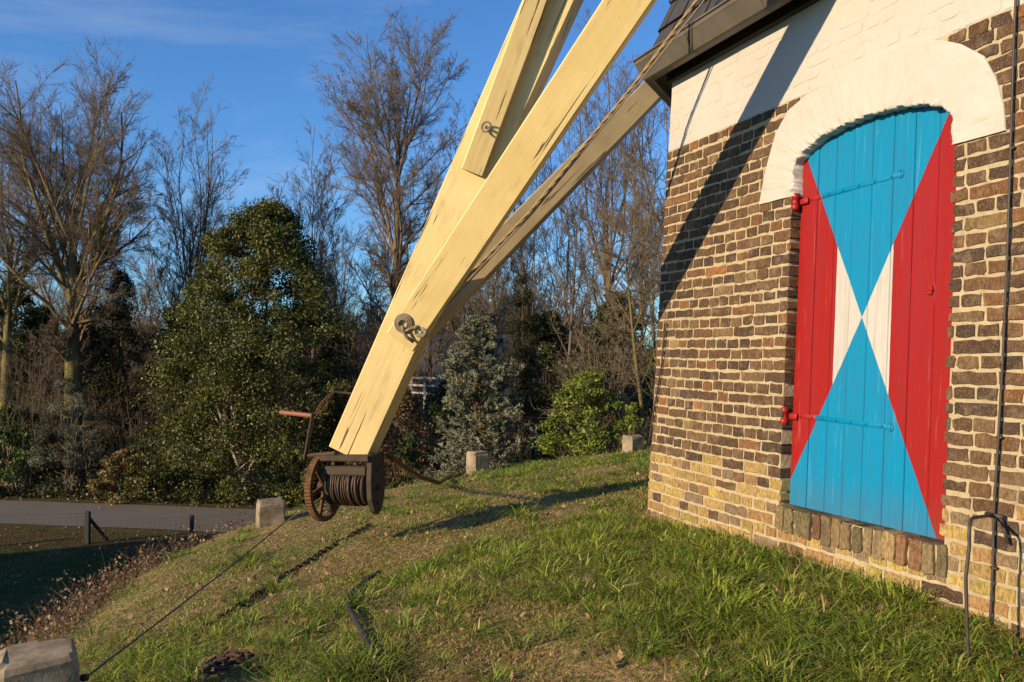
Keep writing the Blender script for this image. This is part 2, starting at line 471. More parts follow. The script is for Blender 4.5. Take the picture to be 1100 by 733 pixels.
bricks = MB(); wbricks = MB()
lr = np.random.default_rng(11)
nc = int((ZT - ZB) / COURSE)
for i in (-1, 0, 1, 2, 3, 4, 5, 6):
    for c in range(nc):
        z0 = BAND - COURSE * 44 + c * COURSE; z1 = z0 + COURSE
        if z1 > ZT: break
        zc = .5 * (z0 + z1); hw = (A0 - BAT * zc) * T225
        white = zc > BAND
        if i not in (-1, 0, 1) and zc < -1.25: continue
        st = .222 if c % 2 == 0 else .113
        ph = (0 if c % 4 == 0 else .111) if c % 2 == 0 else .055
        s = -hw - ph
        if c % 2 == 0: s -= .0
        while s < hw:
            L = st * (1 + lr.normal(0, .04))
            if c % 2 == 0 and lr.random() < .12: L = .113
            a, bb = max(s, -hw), min(s + L, hw)
            s += L
            if bb - a < .035: continue
            segs = [(a, bb)]
            if i == 0:
                top = 1.0
                if z0 > SILL - .155 and zc < SILL and bb > -DHW - .03 and a < DHW + .03:   # rowlock sill zone
                    segs = [x for x in ((a, min(bb, -DHW - .03)), (max(a, DHW + .03), bb)) if x[1] - x[0] > .03]
                elif zc > SILL and zc < 1.1 and bb > -DHW and a < DHW:
                    segs = [x for x in ((a, min(bb, -DHW + lr.normal(0, .004))), (max(a, DHW + lr.normal(0, .006) - .004), bb)) if x[1] - x[0] > .03]
            for (u0, u1) in segs:
                if i == 0 and (inside_outer(.5 * (u0 + u1), zc) and inside_outer(u0 + .02, zc) and inside_outer(u1 - .02, zc)): continue
                if i == 0 and zc > 1.0 and abs(.5 * (u0 + u1)) < DHW and zc < arch_in(.5 * (u0 + u1)) + .05: continue
                gp = .0055 + lr.random() * .0032
                sag = -.012 * math.sin((u0 + 2) * 1.7) * (1 if i == 0 else 0) * (zc < 1.4)
                jz = lr.normal(0, .0015) + sag
                nearj = i == 0 and zc > SILL and (abs(u1 + DHW) < .03 or abs(u0 - DHW) < .03)
                if white:
                    brick(wbricks, i, u0 + gp * .6, u1 - gp * .6, z0 + gp * .6, z1 - gp * .6, (.0009 + lr.normal(0, .0005)), -.004, lr, (1, 1, 1), .0015, 2)
                else:
                    e0 = 0 if (u0 <= -hw + .001) else gp; e1 = 0 if (u1 >= hw - .001) else gp
                    if nearj: e0 = e0 if abs(u0 - DHW) > .03 else 0; e1 = e1 if abs(u1 + DHW) > .03 else 0
                    big = lr.random() < .12
                    brick(bricks, i, u0 + e0, u1 - e1, z0 + gp + jz + (.004 if big else 0), z1 - gp + jz - (.004 if big else 0), .0042 + abs(lr.normal(0, .0016)), -.13 if nearj else -.005, lr,
                          brick_col(zc, lr), .0026 if i == 0 else .002, 3 if i in (0, 1, -1) else 2, .0065)
# rowlock sill bricks
s = -DHW - .03
while s < DHW + .02:
    w = .062 + lr.random() * .022
    brick(bricks, 0, s + .006, s + w - .006, SILL - .135 + lr.normal(0, .006), SILL - .006 + lr.normal(0, .005), .010 + lr.random() * .012, -.12, lr,
          np.array([(.34, .25, .12), (.24, .18, .10), (.40, .30, .09), (.22, .12, .065), (.16, .14, .07)][lr.integers(5)]) * (.6 + .5 * lr.random()), .004, 3, .009)
    s += w
# mortar skin
mort = MB(); wmort = MB()
def sheet(mb, i, fs0, fs1, fz0, fz1, ns, nz, o=0., amp=.0025):
    """grid between side curves; fs0/fs1 are functions of z-fraction, fz functions of s"""
    V = []
    for a in range(ns + 1):
        for c in range(nz + 1):
            v = c / nz
            u = a / ns
            zz_lo, zz_hi = fz0, fz1
            sm = None
            z_guess = (zz_lo if not callable(zz_lo) else 0) 
            s_ = fs0 + (fs1 - fs0) * u if not callable(fs0) else None
            if callable(fs0):
                z_ = zz_lo + (zz_hi - zz_lo) * v
                s_ = fs0(z_) + (fs1(z_) - fs0(z_)) * u
            else:
                lo = zz_lo(s_) if callable(zz_lo) else zz_lo
                hi = zz_hi(s_) if callable(zz_hi) else zz_hi
                z_ = lo + (hi - lo) * v
            V.append(wallp(s_, z_, o + amp * (vnoise(s_ * 40, z_ * 40, 3) - .5), i))
    Fs = []
    for a in range(ns):
        for c in range(nz):
            k = a * (nz + 1) + c
            Fs.append((k, k + nz + 1, k + nz + 2, k + 1))
    mb.add(V, Fs)
hwf = lambda z: (A0 - BAT * z) * T225
for i in (-1, 0, 1, 2, 3, 4, 5, 6):
    if i == 0:
        sheet(mort, 0, lambda z: -hwf(z), lambda z: -DHW - .012, ZB, BAND, 50, 80)
        sheet(mort, 0, lambda z: DHW + .012, lambda z: hwf(z), ZB, BAND, 50, 80)
        sheet(mort, 0, -DHW - .012, DHW + .012, ZB, SILL - .01, 40, 24)
        sheet(mort, 0, -DHW - .012, DHW + .012, lambda s_: arch_in(s_) + .02, BAND, 40, 14)
        for sg in (-1, 1):       # jambs
            n_ = 50
            V = []
            for c in range(n_ + 1):
                z_ = SILL - .02 + (1.25 - SILL) * c / n_
                for o in (.0, -.16): V.append(wallp(sg * (DHW + .012), z_, o, 0))
            mort.add(V, [(2 * c, 2 * c + 1, 2 * c + 3, 2 * c + 2) for c in range(n_)])
        V = [wallp(-DHW - .012, SILL - .02, 0), wallp(DHW + .012, SILL - .02, 0), wallp(DHW + .012, SILL - .02, -.16), wallp(-DHW - .012, SILL - .02, -.16)]
        mort.add(V, [(0, 1, 2, 3)])
    else:
        sheet(mort, i, lambda z: -hwf(z), hwf, ZB, BAND, 40, 60)
    sheet(wmort, i, lambda z: -hwf(z), hwf, BAND, ZT, 60, 24, .0, .004)
bo = bricks.build('brick_wall', MAT['brick'], mill)
mo = mort.build('mortar', MAT['mortar'], bo)
wo = wbricks.build('painted_brick', MAT['white'], mill)
wmo = wmort.build('painted_mortar', MAT['white'], wo, True)
wo['label'] = 'white painted brick band under the eaves'

# plaster arch surround
na_, nb_ = 300, 10
ks = np.linspace(0, 1, na_ + 1)
# inner path: foot left -> arch -> foot right
inner = [(-DHW + .012, OUT[0, 1])] + [(s_, arch_in(s_)) for s_ in np.linspace(-DHW + .012, DHW - .012, 41)] + [(DHW - .012, OUT[-1, 1])]
def resample(P, n):
    P = np.asarray(P, float); d = np.r_[0, np.cumsum(np.linalg.norm(np.diff(P, axis=0), axis=1))]
    t_ = np.linspace(0, d[-1], n)
    return np.stack([np.interp(t_, d, P[:, k]) for k in range(P.shape[1])], 1)
IN = resample(inner, na_ + 1); OU = resample(OUT, na_ + 1)
pl = MB(); V = []
prof = [(-.12, 0), (-.06, 0)] + [(None, k) for k in (0, .012, .04, .09, .18, .3, .42, .55, .68, .8, .9, .96, .985, 1)] + [(-.003, 1)]
for a_i in range(na_ + 1):
    a = a_i * 60 / na_
    for (o, u) in prof:
        p = IN[a_i] * (1 - u) + OU[a_i] * u
        rough = .009 * (fbm(a * .7, u * 6, 4) - .5) + .030 * (fbm(a * 1.3, u * 14 + 3, 6) - .62) * max(0, 1 - u * 4.5)
        vs_ = (a_i / na_ * 31 + .12 * vnoise(u * 5, a * .5, 12)) % 1; rough -= .0028 * (vs_ < .10) * (.4 + vnoise(a * .5, u * 6, 15)) + .0018 * (vnoise(int(a_i / na_ * 31) * 3.7, 0, 5) - .5)
        if u == 0: p = p + np.array([0, 1]) * .012 * (vnoise(a * 1.1, o if o else 0, 8) - .5) + np.array([1, 0]) * .01 * (vnoise(a * .9, 3, 9) - .5)
        oo = o if o is not None else .015 - .004 * (u == 0) - .002 * (u == 1) + rough * (u < .97)
        V.append(wallp(p[0], p[1], oo))
pn = len(prof); Fs = []
for a in range(na_):
    for c in range(pn - 1):
        k = a * pn + c; Fs.append((k, k + 1, k + pn + 1, k + pn))
Fs.append(tuple(range(0, pn))); Fs.append(tuple(na_ * pn + c for c in range(pn - 1, -1, -1)))
pl.add(V, Fs)
po = pl.build('arch_surround', MAT['white'], mill, True)

# door ---------------------------------------------------------------------
def m_door():
    t = NT('door_paint')
    v = t.n('ShaderNodeAttribute', attribute_name='Col').outputs['Vector']   # (s, z, plank) stored per vertex
    sep = t.n('ShaderNodeSeparateXYZ'); t.L.new(v, sep.inputs[0])
    s_, z_ = sep.outputs[0], sep.outputs[1]
    s_ = t.math('ADD', s_, t.math('MULTIPLY', t.math('SUBTRACT', t.noise(16, 4, .6), .5), .007))
    RO = -.055
    ap = inv(926, 341, RO); tl = inv(867, 169, RO); tr = inv(1021, 118, RO); bl = inv(838, 541, RO); br = inv(1006, 579, RO)
    def line(p, q):  # s of the line at height z
        k = (q[0] - p[0]) / (q[1] - p[1]); return t.math('MULTIPLY_ADD', t.math('SUBTRACT', z_, p[1]), k, p[0])
    up = t.math('GREATER_THAN', z_, ap[1])
    lo = t.math('SUBTRACT', 1., up)
    left = t.math('ADD', t.math('MULTIPLY', up, line(ap, tl)), t.math('MULTIPLY', lo, line(ap, bl)))
    right = t.math('ADD', t.math('MULTIPLY', up, line(ap, tr)), t.math('MULTIPLY', lo, line(ap, br)))
    blue = t.math('MULTIPLY', t.math('GREATER_THAN', s_, left), t.math('LESS_THAN', s_, right))
    wl = inv(902, 262, RO)[0]; wl2 = inv(892, 410, RO)[0]; wr = inv(962, 258, RO)[0]; wr2 = inv(953, 410, RO)[0]
    wh = t.math('MULTIPLY', t.math('GREATER_THAN', s_, .5 * (wl + wl2)), t.math('LESS_THAN', s_, .5 * (wr + wr2)))
    n1 = t.noise(3, 4); n2 = t.noise(70, 3, .6); n3 = t.noise(1, 4, .6, t.scaled((60, 60, 3)))
    red = t.mix(t.ramp(t.noise(1.2, 2, .5, t.scaled((5, 5, .6))), [(.42, (0, 0, 0)), (.6, (1, 1, 1))]), (.27, .008, .005), (.27, .010, .011))
    c = t.mix(wh, red, (.46, .455, .43))
    c = t.mix(blue, c, (.0, .205, .41))
    c = t.mix(t.math('MULTIPLY', n1, .22), c, t.mix(.5, c, (.05, .04, .04)))
    chip = t.ramp(n2, [(.72, (0, 0, 0)), (.75, (1, 1, 1))])
    c = t.mix(t.math('MULTIPLY', chip, .5), c, (.45, .38, .32))
    sv = t.noise(1, 5, .65, t.scaled((38, 38, 1.6))); c = t.mix(t.math('MULTIPLY', t.ramp(sv, [(.48, (0, 0, 0)), (.75, (1, 1, 1))]), .30), c, (.06, .04, .035))
    c = t.mix(t.math('MULTIPLY', t.ramp(sv, [(.25, (1, 1, 1)), (.40, (0, 0, 0))]), .16), c, (.5, .46, .42))
    ft = t.math('MULTIPLY', t.math('SMOOTH_MIN', t.math('MAXIMUM', t.math('SUBTRACT', 1., t.math('MULTIPLY', t.math('SUBTRACT', z_, SILL), 5.)), 0.), 1., .1), t.noise(11, 4, .7)); c = t.mix(t.math('MULTIPLY', ft, .55), c, (.10, .075, .05))
    t.bump(n3, .3, .006)
    return t.out(c, .42, 0, .28)
door = MB(); RD = -.055
npl = 8
edges = np.linspace(-DHW + .004, DHW - .004, npl + 1) + np.r_[0, rng.normal(0, .008, npl - 1), 0]
for k in range(npl):
    a, b_ = edges[k] + .0014, edges[k + 1] - .0014
    zt = lambda s_: arch_in(s_) + .01
    off = rng.normal(0, .0012)
    nz = 24; cols = np.linspace(a, b_, 5)
    bev = .0025
    ss = np.r_[a, a + bev, np.linspace(a + bev, b_ - bev, 6)[1:-1], b_ - bev, b_]
    oo = np.r_[RD - .004, RD, np.full(4, RD), RD, RD - .004] + off
    V = []; C = []
    for s_, o in zip(ss, oo):
        for c in range(nz + 1):
            z_ = SILL + .004 + (min(zt(s_), 1.24) - SILL) * c / nz
            V.append(wallp(s_, z_, o)); C.append((s_, z_, k))
    n_ = nz + 1; Fs = []
    for q in range(len(ss) - 1):
        for c in range(nz): Fs.append((q * n_ + c, (q + 1) * n_ + c, (q + 1) * n_ + c + 1, q * n_ + c + 1))
    V2 = [wallp(a, SILL + .004, RD - .04), wallp(b_, SILL + .004, RD - .04)]
    Fs.append((len(V), len(V) + 1, (len(ss) - 1) * n_, 0))
    V += V2; C += [(a, SILL, k), (b_, SILL, k)]
    door.add(V, Fs, np.array(C))
do = door.build('door', m_door(), mill)
do['label'] = 'plank door painted with blue hourglass, white and red panels'
bk = MB(); bk.add([wallp(-DHW - .01, SILL - .01, RD - .012), wallp(DHW + .01, SILL - .01, RD - .012), wallp(DHW + .01, 1.25, RD - .012), wallp(-DHW - .01, 1.25, RD - .012)], [(0, 1, 2, 3)])
bk.build('door_backing', MAT['black'], do)
n3 = np.array([N1[0], N1[1], BAT]); n3 = norm(n3); t3 = np.array([T1[0], T1[1], 0]); u3 = np.cross(t3, n3) * -1
u3 = norm(np.cross(n3, t3)); u3 = u3 if u3[2] > 0 else -u3
def strap(pa, pb, split, hpx):
    (s0, z0), (s1, z1) = pa, pb
    for (a, b_, mat) in ((0, split, 'redhinge'), (split, 1, 'bluehinge')):
        m = MB()
        P = wallp(s0 + (s1 - s0) * a, z0 + (z1 - z0) * a, RD + .001); Q = wallp(s0 + (s1 - s0) * b_, z0 + (z1 - z0) * b_, RD + .001)
        ax = (Q - P) / 2; w = .0125
        m.box((P + Q) / 2, ax, np.cross(norm(ax), n3) * w, n3 * .003, .0015)
        for k in np.linspace(.1, .9, 3 if mat == 'redhinge' else 5):
            q = P + (Q - P) * k + n3 * .004
            m.tube([q, q + n3 * .004, q + n3 * .006], [.008, .007, .003], 8)
        if mat == 'bluehinge':
            e = Q + n3 * .001; a_ = np.arange(10) * 2 * math.pi / 10
            m.tube([e + .018 * (math.cos(x) * t3 + math.sin(x) * u3) for x in a_], .004, 6, True)
        m.build('hinge_strap', MAT[mat], do, True)
    pin = MB(); c = wallp(hpx[0], hpx[1], -.015)
    pin.tube([c - u3 * .048, c - u3 * .046, c - u3 * .018, c - u3 * .016, c + u3 * .016, c + u3 * .018, c + u3 * .046, c + u3 * .048], [.012, .022, .022, .018, .018, .022, .022, .012], 10)
    pin.box(c + t3 * .03 - n3 * .025, t3 * .045, u3 * .016, n3 * .006, .002)
    pin.box(c - t3 * .035, t3 * .03, u3 * .012, n3 * .006, .002)
    pin.build('hinge_pin', MAT['redhinge'], do, True)
strap(inv(862, 217, RD), inv(968, 187, RD), .22, inv(852, 217, 0))
strap(inv(846, 445, RD), inv(957, 459, RD), .30, inv(840, 447, 0))
lk = MB(); c = wallp(*inv(1000, 312, RD), RD + .004)
lk.tube([c - t3 * .018, c + t3 * .018], .008, 8)
lk.box(c + n3 * .002, t3 * .012, u3 * .02, n3 * .004, .002)
lk.build('door_latch', MAT['redhinge'], do)

# ------------------------------------------------------------------ eaves, gutter, shingled body, cap
def ring8(apo, z, n=8):
    R_ = apo / math.cos(R(22.5))
    return [np.array([M[0] + R_ * math.cos(ang1 + R(22.5) + k * math.pi / 4), M[1] + R_ * math.sin(ang1 + R(22.5) + k * math.pi / 4), z + EYE]) for k in range(8)]
def lathe8(mb, prof, close=False):
    V = []
    for (a, z) in prof: V += ring8(a, z)
    Fs = []
    n_ = len(prof)
    for k in range(n_ if close else n_ - 1):
        k2 = (k + 1) % n_
        for i in range(8):
            j = (i + 1) % 8
            Fs.append((k * 8 + i, k * 8 + j, k2 * 8 + j, k2 * 8 + i))
    mb.add(V, Fs)
aT = A0 - BAT * 2.0
e = MB()
lathe8(e, [(aT - .05, 1.995), (aT + .115, 1.995), (aT + .12, 2.0), (aT + .12, 2.10), (aT + .09, 2.13), (aT - .05, 2.16)])
e.build('eave_board', MAT['black'], mill)
e2 = MB(); lathe8(e2, [(aT - .02, 1.93), (aT + .035, 1.93), (aT + .04, 1.935), (aT + .04, 1.997)])
e2.build('wall_plate', MAT['black'], mill)
gt = MB(); pr = []
gr_ = .062; gc = aT + .12 + gr_ + .004
pr = [(gc - gr_, 2.085), (gc - gr_, 1.95), (gc - gr_ + .01, 1.94), (gc - .012, 1.945), (gc + .004, 1.952), (gc + gr_ - .008, 2.045), (gc + gr_, 2.056), (gc + gr_, 2.078), (gc + gr_ + .012, 2.082), (gc + gr_ + .012, 2.094), (gc + gr_ - .004, 2.094)]
pr2 = [(gc + gr_ - .006, 2.05), (gc, 1.96), (gc - gr_ + .006, 1.955), (gc - gr_ + .006, 2.085)]
lathe8(gt, pr + pr2)
go = gt.build('gutter', MAT['gutter'], mill)
# gutter joints
for i in (-1, 0, 1):
    n_, t_ = face_frame(i); tt = np.array([t_[0], t_[1], 0])
    for s_ in (-1.35, -.62, .15, .9, 1.6):
        V = []
        for (a_, z_) in [(gc - gr_ + .02, 1.9385), (gc - .010, 1.9430), (gc + .006, 1.9495), (gc + gr_ - .005, 2.0435), (gc + gr_ + .003, 2.055), (gc + gr_ + .003, 2.078)]:
            q = M + a_ * n_ + s_ * t_; p = np.array([q[0], q[1], EYE + z_]); V += [p - tt * .006, p + tt * .006]
        jb = MB(); jb.add(V, [(2 * k, 2 * k + 1, 2 * k + 3, 2 * k + 2) for k in range(5)])
        jb.build('gutter_joint', MAT['gutter'], go)
# shingled body: overlapping courses
sh = MB()
prof = []; z = 2.10; a = aT + .14; t35 = .35
for c in range(32):
    for i in range(8):
        n_, t_ = face_frame(i)
        z0 = z + c * .20; z1 = z0 + .225
        ap0 = a - t35 * (z0 - 2.1) + .028; ap1 = a - t35 * (z1 - 2.1) + .004
        hw0, hw1 = ap0 * T225, ap1 * T225
        n_sh = max(4, int(2 * hw0 / .21))
        edges_ = np.linspace(-1, 1, n_sh + 1)
        if c % 2 and n_sh > 1:
            edges_ = np.r_[-1, (edges_[:-1] + edges_[1:]) / 2, 1]
        for q in range(len(edges_) - 1):
            u0, u1 = edges_[q], edges_[q + 1]
            dz = random.uniform(-.012, .012); th = .018
            def P(u, ap, zz, hw): 
                p = M + ap * n_ + u * hw * t_; return (p[0], p[1], zz + EYE)
            g_ = .006 / hw0
            V = [P(u0 + g_, ap0, z0 + dz, hw0), P(u1 - g_, ap0, z0 + dz, hw0), P(u1 - g_, ap1, z1, hw1), P(u0 + g_, ap1, z1, hw1),
                 P(u0 + g_, ap0 - th, z0 + dz, hw0), P(u1 - g_, ap0 - th, z0 + dz, hw0)]
            sh.add(V, [(0, 1, 2, 3), (4, 5, 1, 0)])
lathe8(sh, [(a - .02, 2.1), (a - .02 - t35 * 6.4, 8.5)])
so = sh.build('shingle_body', MAT['tile'], mill)
cp = MB(); ac = a - t35 * 6.4
lathe8(cp, [(ac - .1, 8.35), (ac + .35, 8.35), (ac + .4, 8.6), (ac + .3, 9.6), (ac - .4, 10.6), (ac - 1.4, 11.3), (.05, 11.5)])
cp.build('cap', MAT['tile'], mill)

# ------------------------------------------------------------------ cables on the wall
c = MB()
pp = [inv(1097, -40), inv(1093, 60), inv(1090, 160), inv(1087, 260), inv(1082, 380), inv(1077, 470), inv(1072, 552), inv(1071, 610), inv(1068, 668)]
c.tube(resample([wallp(s_, z_, .022) for s_, z_ in pp], 60), .0058, 8)
for k in (2, 5, 7):
    s_, z_ = pp[k]; c.box(wallp(s_, z_, .014), t3 * .014, u3 * .005, n3 * .010, .002)
tag(c.build('lightning_cable', MAT['conduit'], None, True), 'dark cable clipped straight up the brick wall right of the door', 'cable')
pb = MB()
foot = ground_hit(1041, 716); s_, z_ = inv(1072, 553)
Q = wallp(s_, z_, .03)
top = px(1041, 557, foot[1] + .015)
hd = (Q - top); hd = hd / np.linalg.norm(hd)
P = [foot - np.array([0, 0, .05]), foot + (top - foot) * .3 + np.array([-.008, 0, 0]), foot + (top - foot) * .6 + np.array([-.012, 0, 0]), top - np.array([0, 0, .10]), top - np.array([0, 0, .055])]
P += [top - np.array([0, 0, .025]) + hd * .008, top - np.array([0, 0, .008]) + hd * .025, top + hd * .055, top + (Q - top) * .6, Q]
pb.tube(resample(P, 60), .0068, 8)
pb.tube([Q - t3 * .03, Q + t3 * .05], .0095, 7)
P2 = [Q + t3 * .035, Q + t3 * .05 - u3 * .03, Q + t3 * .075 - u3 * .10]
pb.tube(P2, .007, 7)
tag(pb.build('bent_pipe', MAT['conduit'], None, True), 'thin bent iron pipe rising from the grass and hooking onto the wall cable', 'pipe')
c = MB(); P = [wallp(*inv(x, y), .02) for x, y in ((719, 348), (716, 362), (713, 395), (708, 425), (703, 452), (700, 476))]
c.tube(resample(P, 24), .006, 6)
c.tube([P[0], P[0] - t3 * .03, P[0] - t3 * .035 - u3 * .05], .005, 6)
tag(c.build('thin_cable', MAT['conduit'], None, True), 'short thin black cable looped on the far left edge of the brick wall', 'cable')

# ------------------------------------------------------------------ tail pole with braces and winch
tail = tag(empty('mill_tail'), 'cream painted timber tail with two braces and a winch at its foot', 'mill tail')
def beam_axes(P0, P1, roll):
    ax = norm(P1 - P0); mid = (P0 + P1) / 2
    view = norm(mid - np.array([0, 0, EYE]))
    w = norm(np.cross(view, ax)) ; w = w if w[0] > 0 else -w       # to the right in the picture
    th = norm(np.cross(ax, w)); th = th if np.dot(th, view) > 0 else -th   # away from the camera
    c_, s_ = math.cos(R(roll)), math.sin(R(roll))
    return ax, w * c_ + th * s_, th * c_ - w * s_
def beam(mb, P0, P1, w0, w1, th, roll=0, shift=(0, 0), nseg=30, ch=.008, wob=.0):
    """squared timber from P0 to P1, w0/w1 widths, th thickness behind the front plane"""
    ax, w, t_ = beam_axes(P0, P1, roll)
    L = np.linalg.norm(P1 - P0); V = []; C = []
    for k in range(nseg + 1):
        u = k / nseg; hw = .5 * (w0 + (w1 - w0) * u); ht = .5 * th
        c0 = P0 + (P1 - P0) * u + w * shift[0] + t_ * (shift[1] + ht)
        prof = [(-hw + ch, -ht), (hw - ch, -ht), (hw, -ht + ch), (hw, ht - ch), (hw - ch, ht), (-hw + ch, ht), (-hw, ht - ch), (-hw, -ht + ch)]
        for (a, b_) in prof:
            j = wob * (vnoise(u * 9 + a * 13, b_ * 11, 3) - .5)
            V.append(c0 + w * (a + j) + t_ * b_); C.append((u * L / 10 * 1.0, a + 5 + P0[0], b_))
    Fs = []
    for k in range(nseg):
        for i in range(8):
            j = (i + 1) % 8
            Fs.append((k * 8 + i, k * 8 + j, k * 8 + 8 + j, k * 8 + 8 + i))
    Fs.append(tuple(range(7, -1, -1))); Fs.append(tuple(nseg * 8 + i for i in range(8)))
    mb.add(V, Fs, np.array(C))
def ext(P, Q, z):     # extend P->Q up to height z (absolute)
    return P + (Q - P) * (z - P[2]) / (Q[2] - P[2])

# main tail pole (front plane runs through these points)
C0 = px(372, 489, 6.40); C1 = px(589, 0, 5.95)
CT = ext(C0, C1, EYE + 7.9)
fr = np.linalg.norm(C1 - C0) / np.linalg.norm(CT - C0)
wC0, wC1 = .292, .335
m = MB(); beam(m, C0, CT, wC0, wC0 + (wC1 - wC0) / fr * 1.0, .30, -13, nseg=60, wob=.004)
poleo = m.build('tail_pole', MAT['cream'], tail)
axC, wC, tC = beam_axes(C0, CT, -13)
# board on the upper left of the pole
Bd0 = px(507, 185, 6.03); Bd1 = px(575.5, 0, 5.86)
m = MB(); beam(m, Bd0, ext(Bd0, Bd1, EYE + 7.0), .158, .165, .085, 0, (0, -.0), nseg=40)
m.build('tail_board', MAT['cream'], tail)
# front brace B
B0 = px(428, 370, 5.93); B1 = px(674, 0, 4.46)
m = MB(); beam(m, B0 - (B0 - B1) * .008, ext(B0, B1, EYE + 6.6), .218, .222, .20, -6, nseg=50, wob=.004)
m.build('brace', MAT['cream'], tail)
# rear brace E
E0 = px(445, 357, 6.45); E1 = px(690, 107, 8.0)
m = MB(); beam(m, E0, ext(E0, E1, EYE + 6.5), .205, .215, .20, -8, nseg=50, wob=.005)
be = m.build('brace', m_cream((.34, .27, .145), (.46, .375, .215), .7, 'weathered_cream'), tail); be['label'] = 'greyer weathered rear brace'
# ring bolt on the board
m = MB(); f_ = -beam_axes(Bd0, ext(Bd0, Bd1, EYE + 7.0), 0)[2]; r_ = ray(522, 137); o_ = np.array([0, 0, EYE]); c = o_ + r_ * (np.dot(Bd0 - o_, f_) / np.dot(r_, f_))
m.tube([c - f_ * .02, c + f_ * .05], .010, 8)
a_ = np.arange(16) * 2 * math.pi / 16
rc = c + f_ * .045 - wC * .0
m.tube([rc + .034 * (math.cos(x) * norm(wC + f_ * .4) + math.sin(x) * axC) for x in a_], .007, 7, True)
m.tube([rc + wC * .01, rc + wC * .045 - axC * .02 + f_ * .01], .009, 7)
m.build('ring_bolt', MAT['gutter'], tail, True)
# bolt hole with lashing
m = MB(); fB = -beam_axes(B0, B1, -6)[2]
axB, wB, tB = beam_axes(B0, B1, -6)
def on_plane(x, y, p, n_):
    r_ = ray(x, y); o_ = np.array([0, 0, EYE]); return o_ + r_ * (np.dot(p - o_, n_) / np.dot(r_, n_))
c = on_plane(434, 347, B0, fB) + fB * .004
for k, rr_ in enumerate((.066, .051, .037)):
    m.tube([c + fB * (.002 + .004 * k) + rr_ * (math.cos(x) * wB * .85 + math.sin(x) * axB * 1.05) for x in np.arange(22) * 2 * math.pi / 22], .0095, 7, True)
m.tube([c + fB * .02 - axB * .01, c + fB * .03 + wB * .03 - axB * .03, c + wB * .07 - axB * .055 + fB * .03, c + wB * .125 - axB * .06 + fB * .02], .012, 8)
m.build('lashing', MAT['greyrope'], tail, True)
# rope running up from the lashing, in front of the eaves
def twist(P, r, n=60, tw=9., rs=.55):
    P = resample(P, n); L = np.linalg.norm(np.diff(P, axis=0), axis=1).sum(); mb_ = MB()
    T = norm(P[-1] - P[0]); A = norm(np.cross(T, [0, 0, 1])); B_ = np.cross(T, A)
    for ph in (0, 2.094, 4.189):
        Q = [p + r * .5 * (math.cos(ph + tw * L * 2.2 * k / n) * A + math.sin(ph + tw * L * 2.2 * k / n) * B_) for k, p in enumerate(P)]
        mb_.tube(Q, r * rs, 6)
    return mb_
r0 = px(440, 352, 5.80); r1 = px(452, 352, 5.82)
m = twist([px(436, 356, 5.80), px(450, 349, 5.83), px(483, 318, 5.90), px(570, 227, 5.82), px(679, 94, 5.66), px(749, 0, 5.4), px(840, -122, 5.2)], .0115, 260, 12)
m.build('rope', MAT['rope'], tail, True)
m = MB(); m.tube(resample([px(452, 358, 5.82), px(572, 229, 5.84), px(684, 92, 5.64), px(757, 0, 5.38), px(850, -122, 5.2)], 50), .0055, 7)
m.tube(resample([px(448, 360, 5.80), px(455, 362, 5.79), px(458, 357, 5.8), px(452, 350, 5.82), px(445, 352, 5.8)], 14), .013, 7)
m.build('rope', MAT['greyrope'], tail, True)

# winch ---------------------------------------------------------------------
WD = 6.40; WC = px(378, 522, WD)
wa = norm([.955, -.295, .02]); wu = norm(np.array([.0, .0, 1.]) + .12 * np.array([.3, .2, 0])); wf = norm(np.cross(wa, wu)); wu = np.cross(wf, wa)
if wf[1] < 0: wf = -wf       # away from camera
pxm = WD / F
fr_ = MB()
L_ = .235
fr_.box(WC + wu * .205 - wa * .0, wa * (L_ + .01), wf * .13, wu * .022, .006)            # head plate under the pole
fr_.box(WC + wu * .115 + wf * .0 - wf * .09, wa * (L_ - .02), wf * .03, wu * .034, .01)     # rail
fr_.box(WC + wu * .08 + wf * .14, wa * (L_ - .02), wf * .03, wu * .03, .01)
for k in (-.12, .1): fr_.box(WC + wu * .185 + wa * k - wf * .1, wa * .02, wf * .01, wu * .03, .003)
winch = fr_.build('winch', MAT['darkwood'], tail)
# right cheek plate
m = MB(); P = []
cc = WC + wa * (L_ + .005)
outl = [(-.10, .22), (.10, .22), (.115, .05), (.105, -.08), (.06, -.17), (0, -.20), (-.06, -.17), (-.105, -.08), (-.115, .05)]
V = [cc + wf * a + wu * b_ - wa * .022 for a, b_ in outl] + [cc + wf * a + wu * b_ + wa * .022 for a, b_ in outl]
n_ = len(outl); Fs = [tuple(range(n_)), tuple(range(2 * n_ - 1, n_ - 1, -1))] + [(k, (k + 1) % n_, n_ + (k + 1) % n_, n_ + k) for k in range(n_)]
m.add(V, Fs)
m.tube([cc + wa * .02, cc + wa * .05], .022, 10)
for dz in (.12, -.12): m.tube([cc + wa * .02 + wu * dz, cc + wa * .034 + wu * dz], .014, 8)
m.build('cheek_plate', MAT['darkwood'], winch)
m = MB(); c2 = WC - wa * (L_ - .035)
V = [c2 + wf * a * .8 + wu * b_ - wa * .018 for a, b_ in outl] + [c2 + wf * a * .8 + wu * b_ + wa * .018 for a, b_ in outl]
m.add(V, Fs); m.build('cheek_plate', MAT['darkwood'], winch)
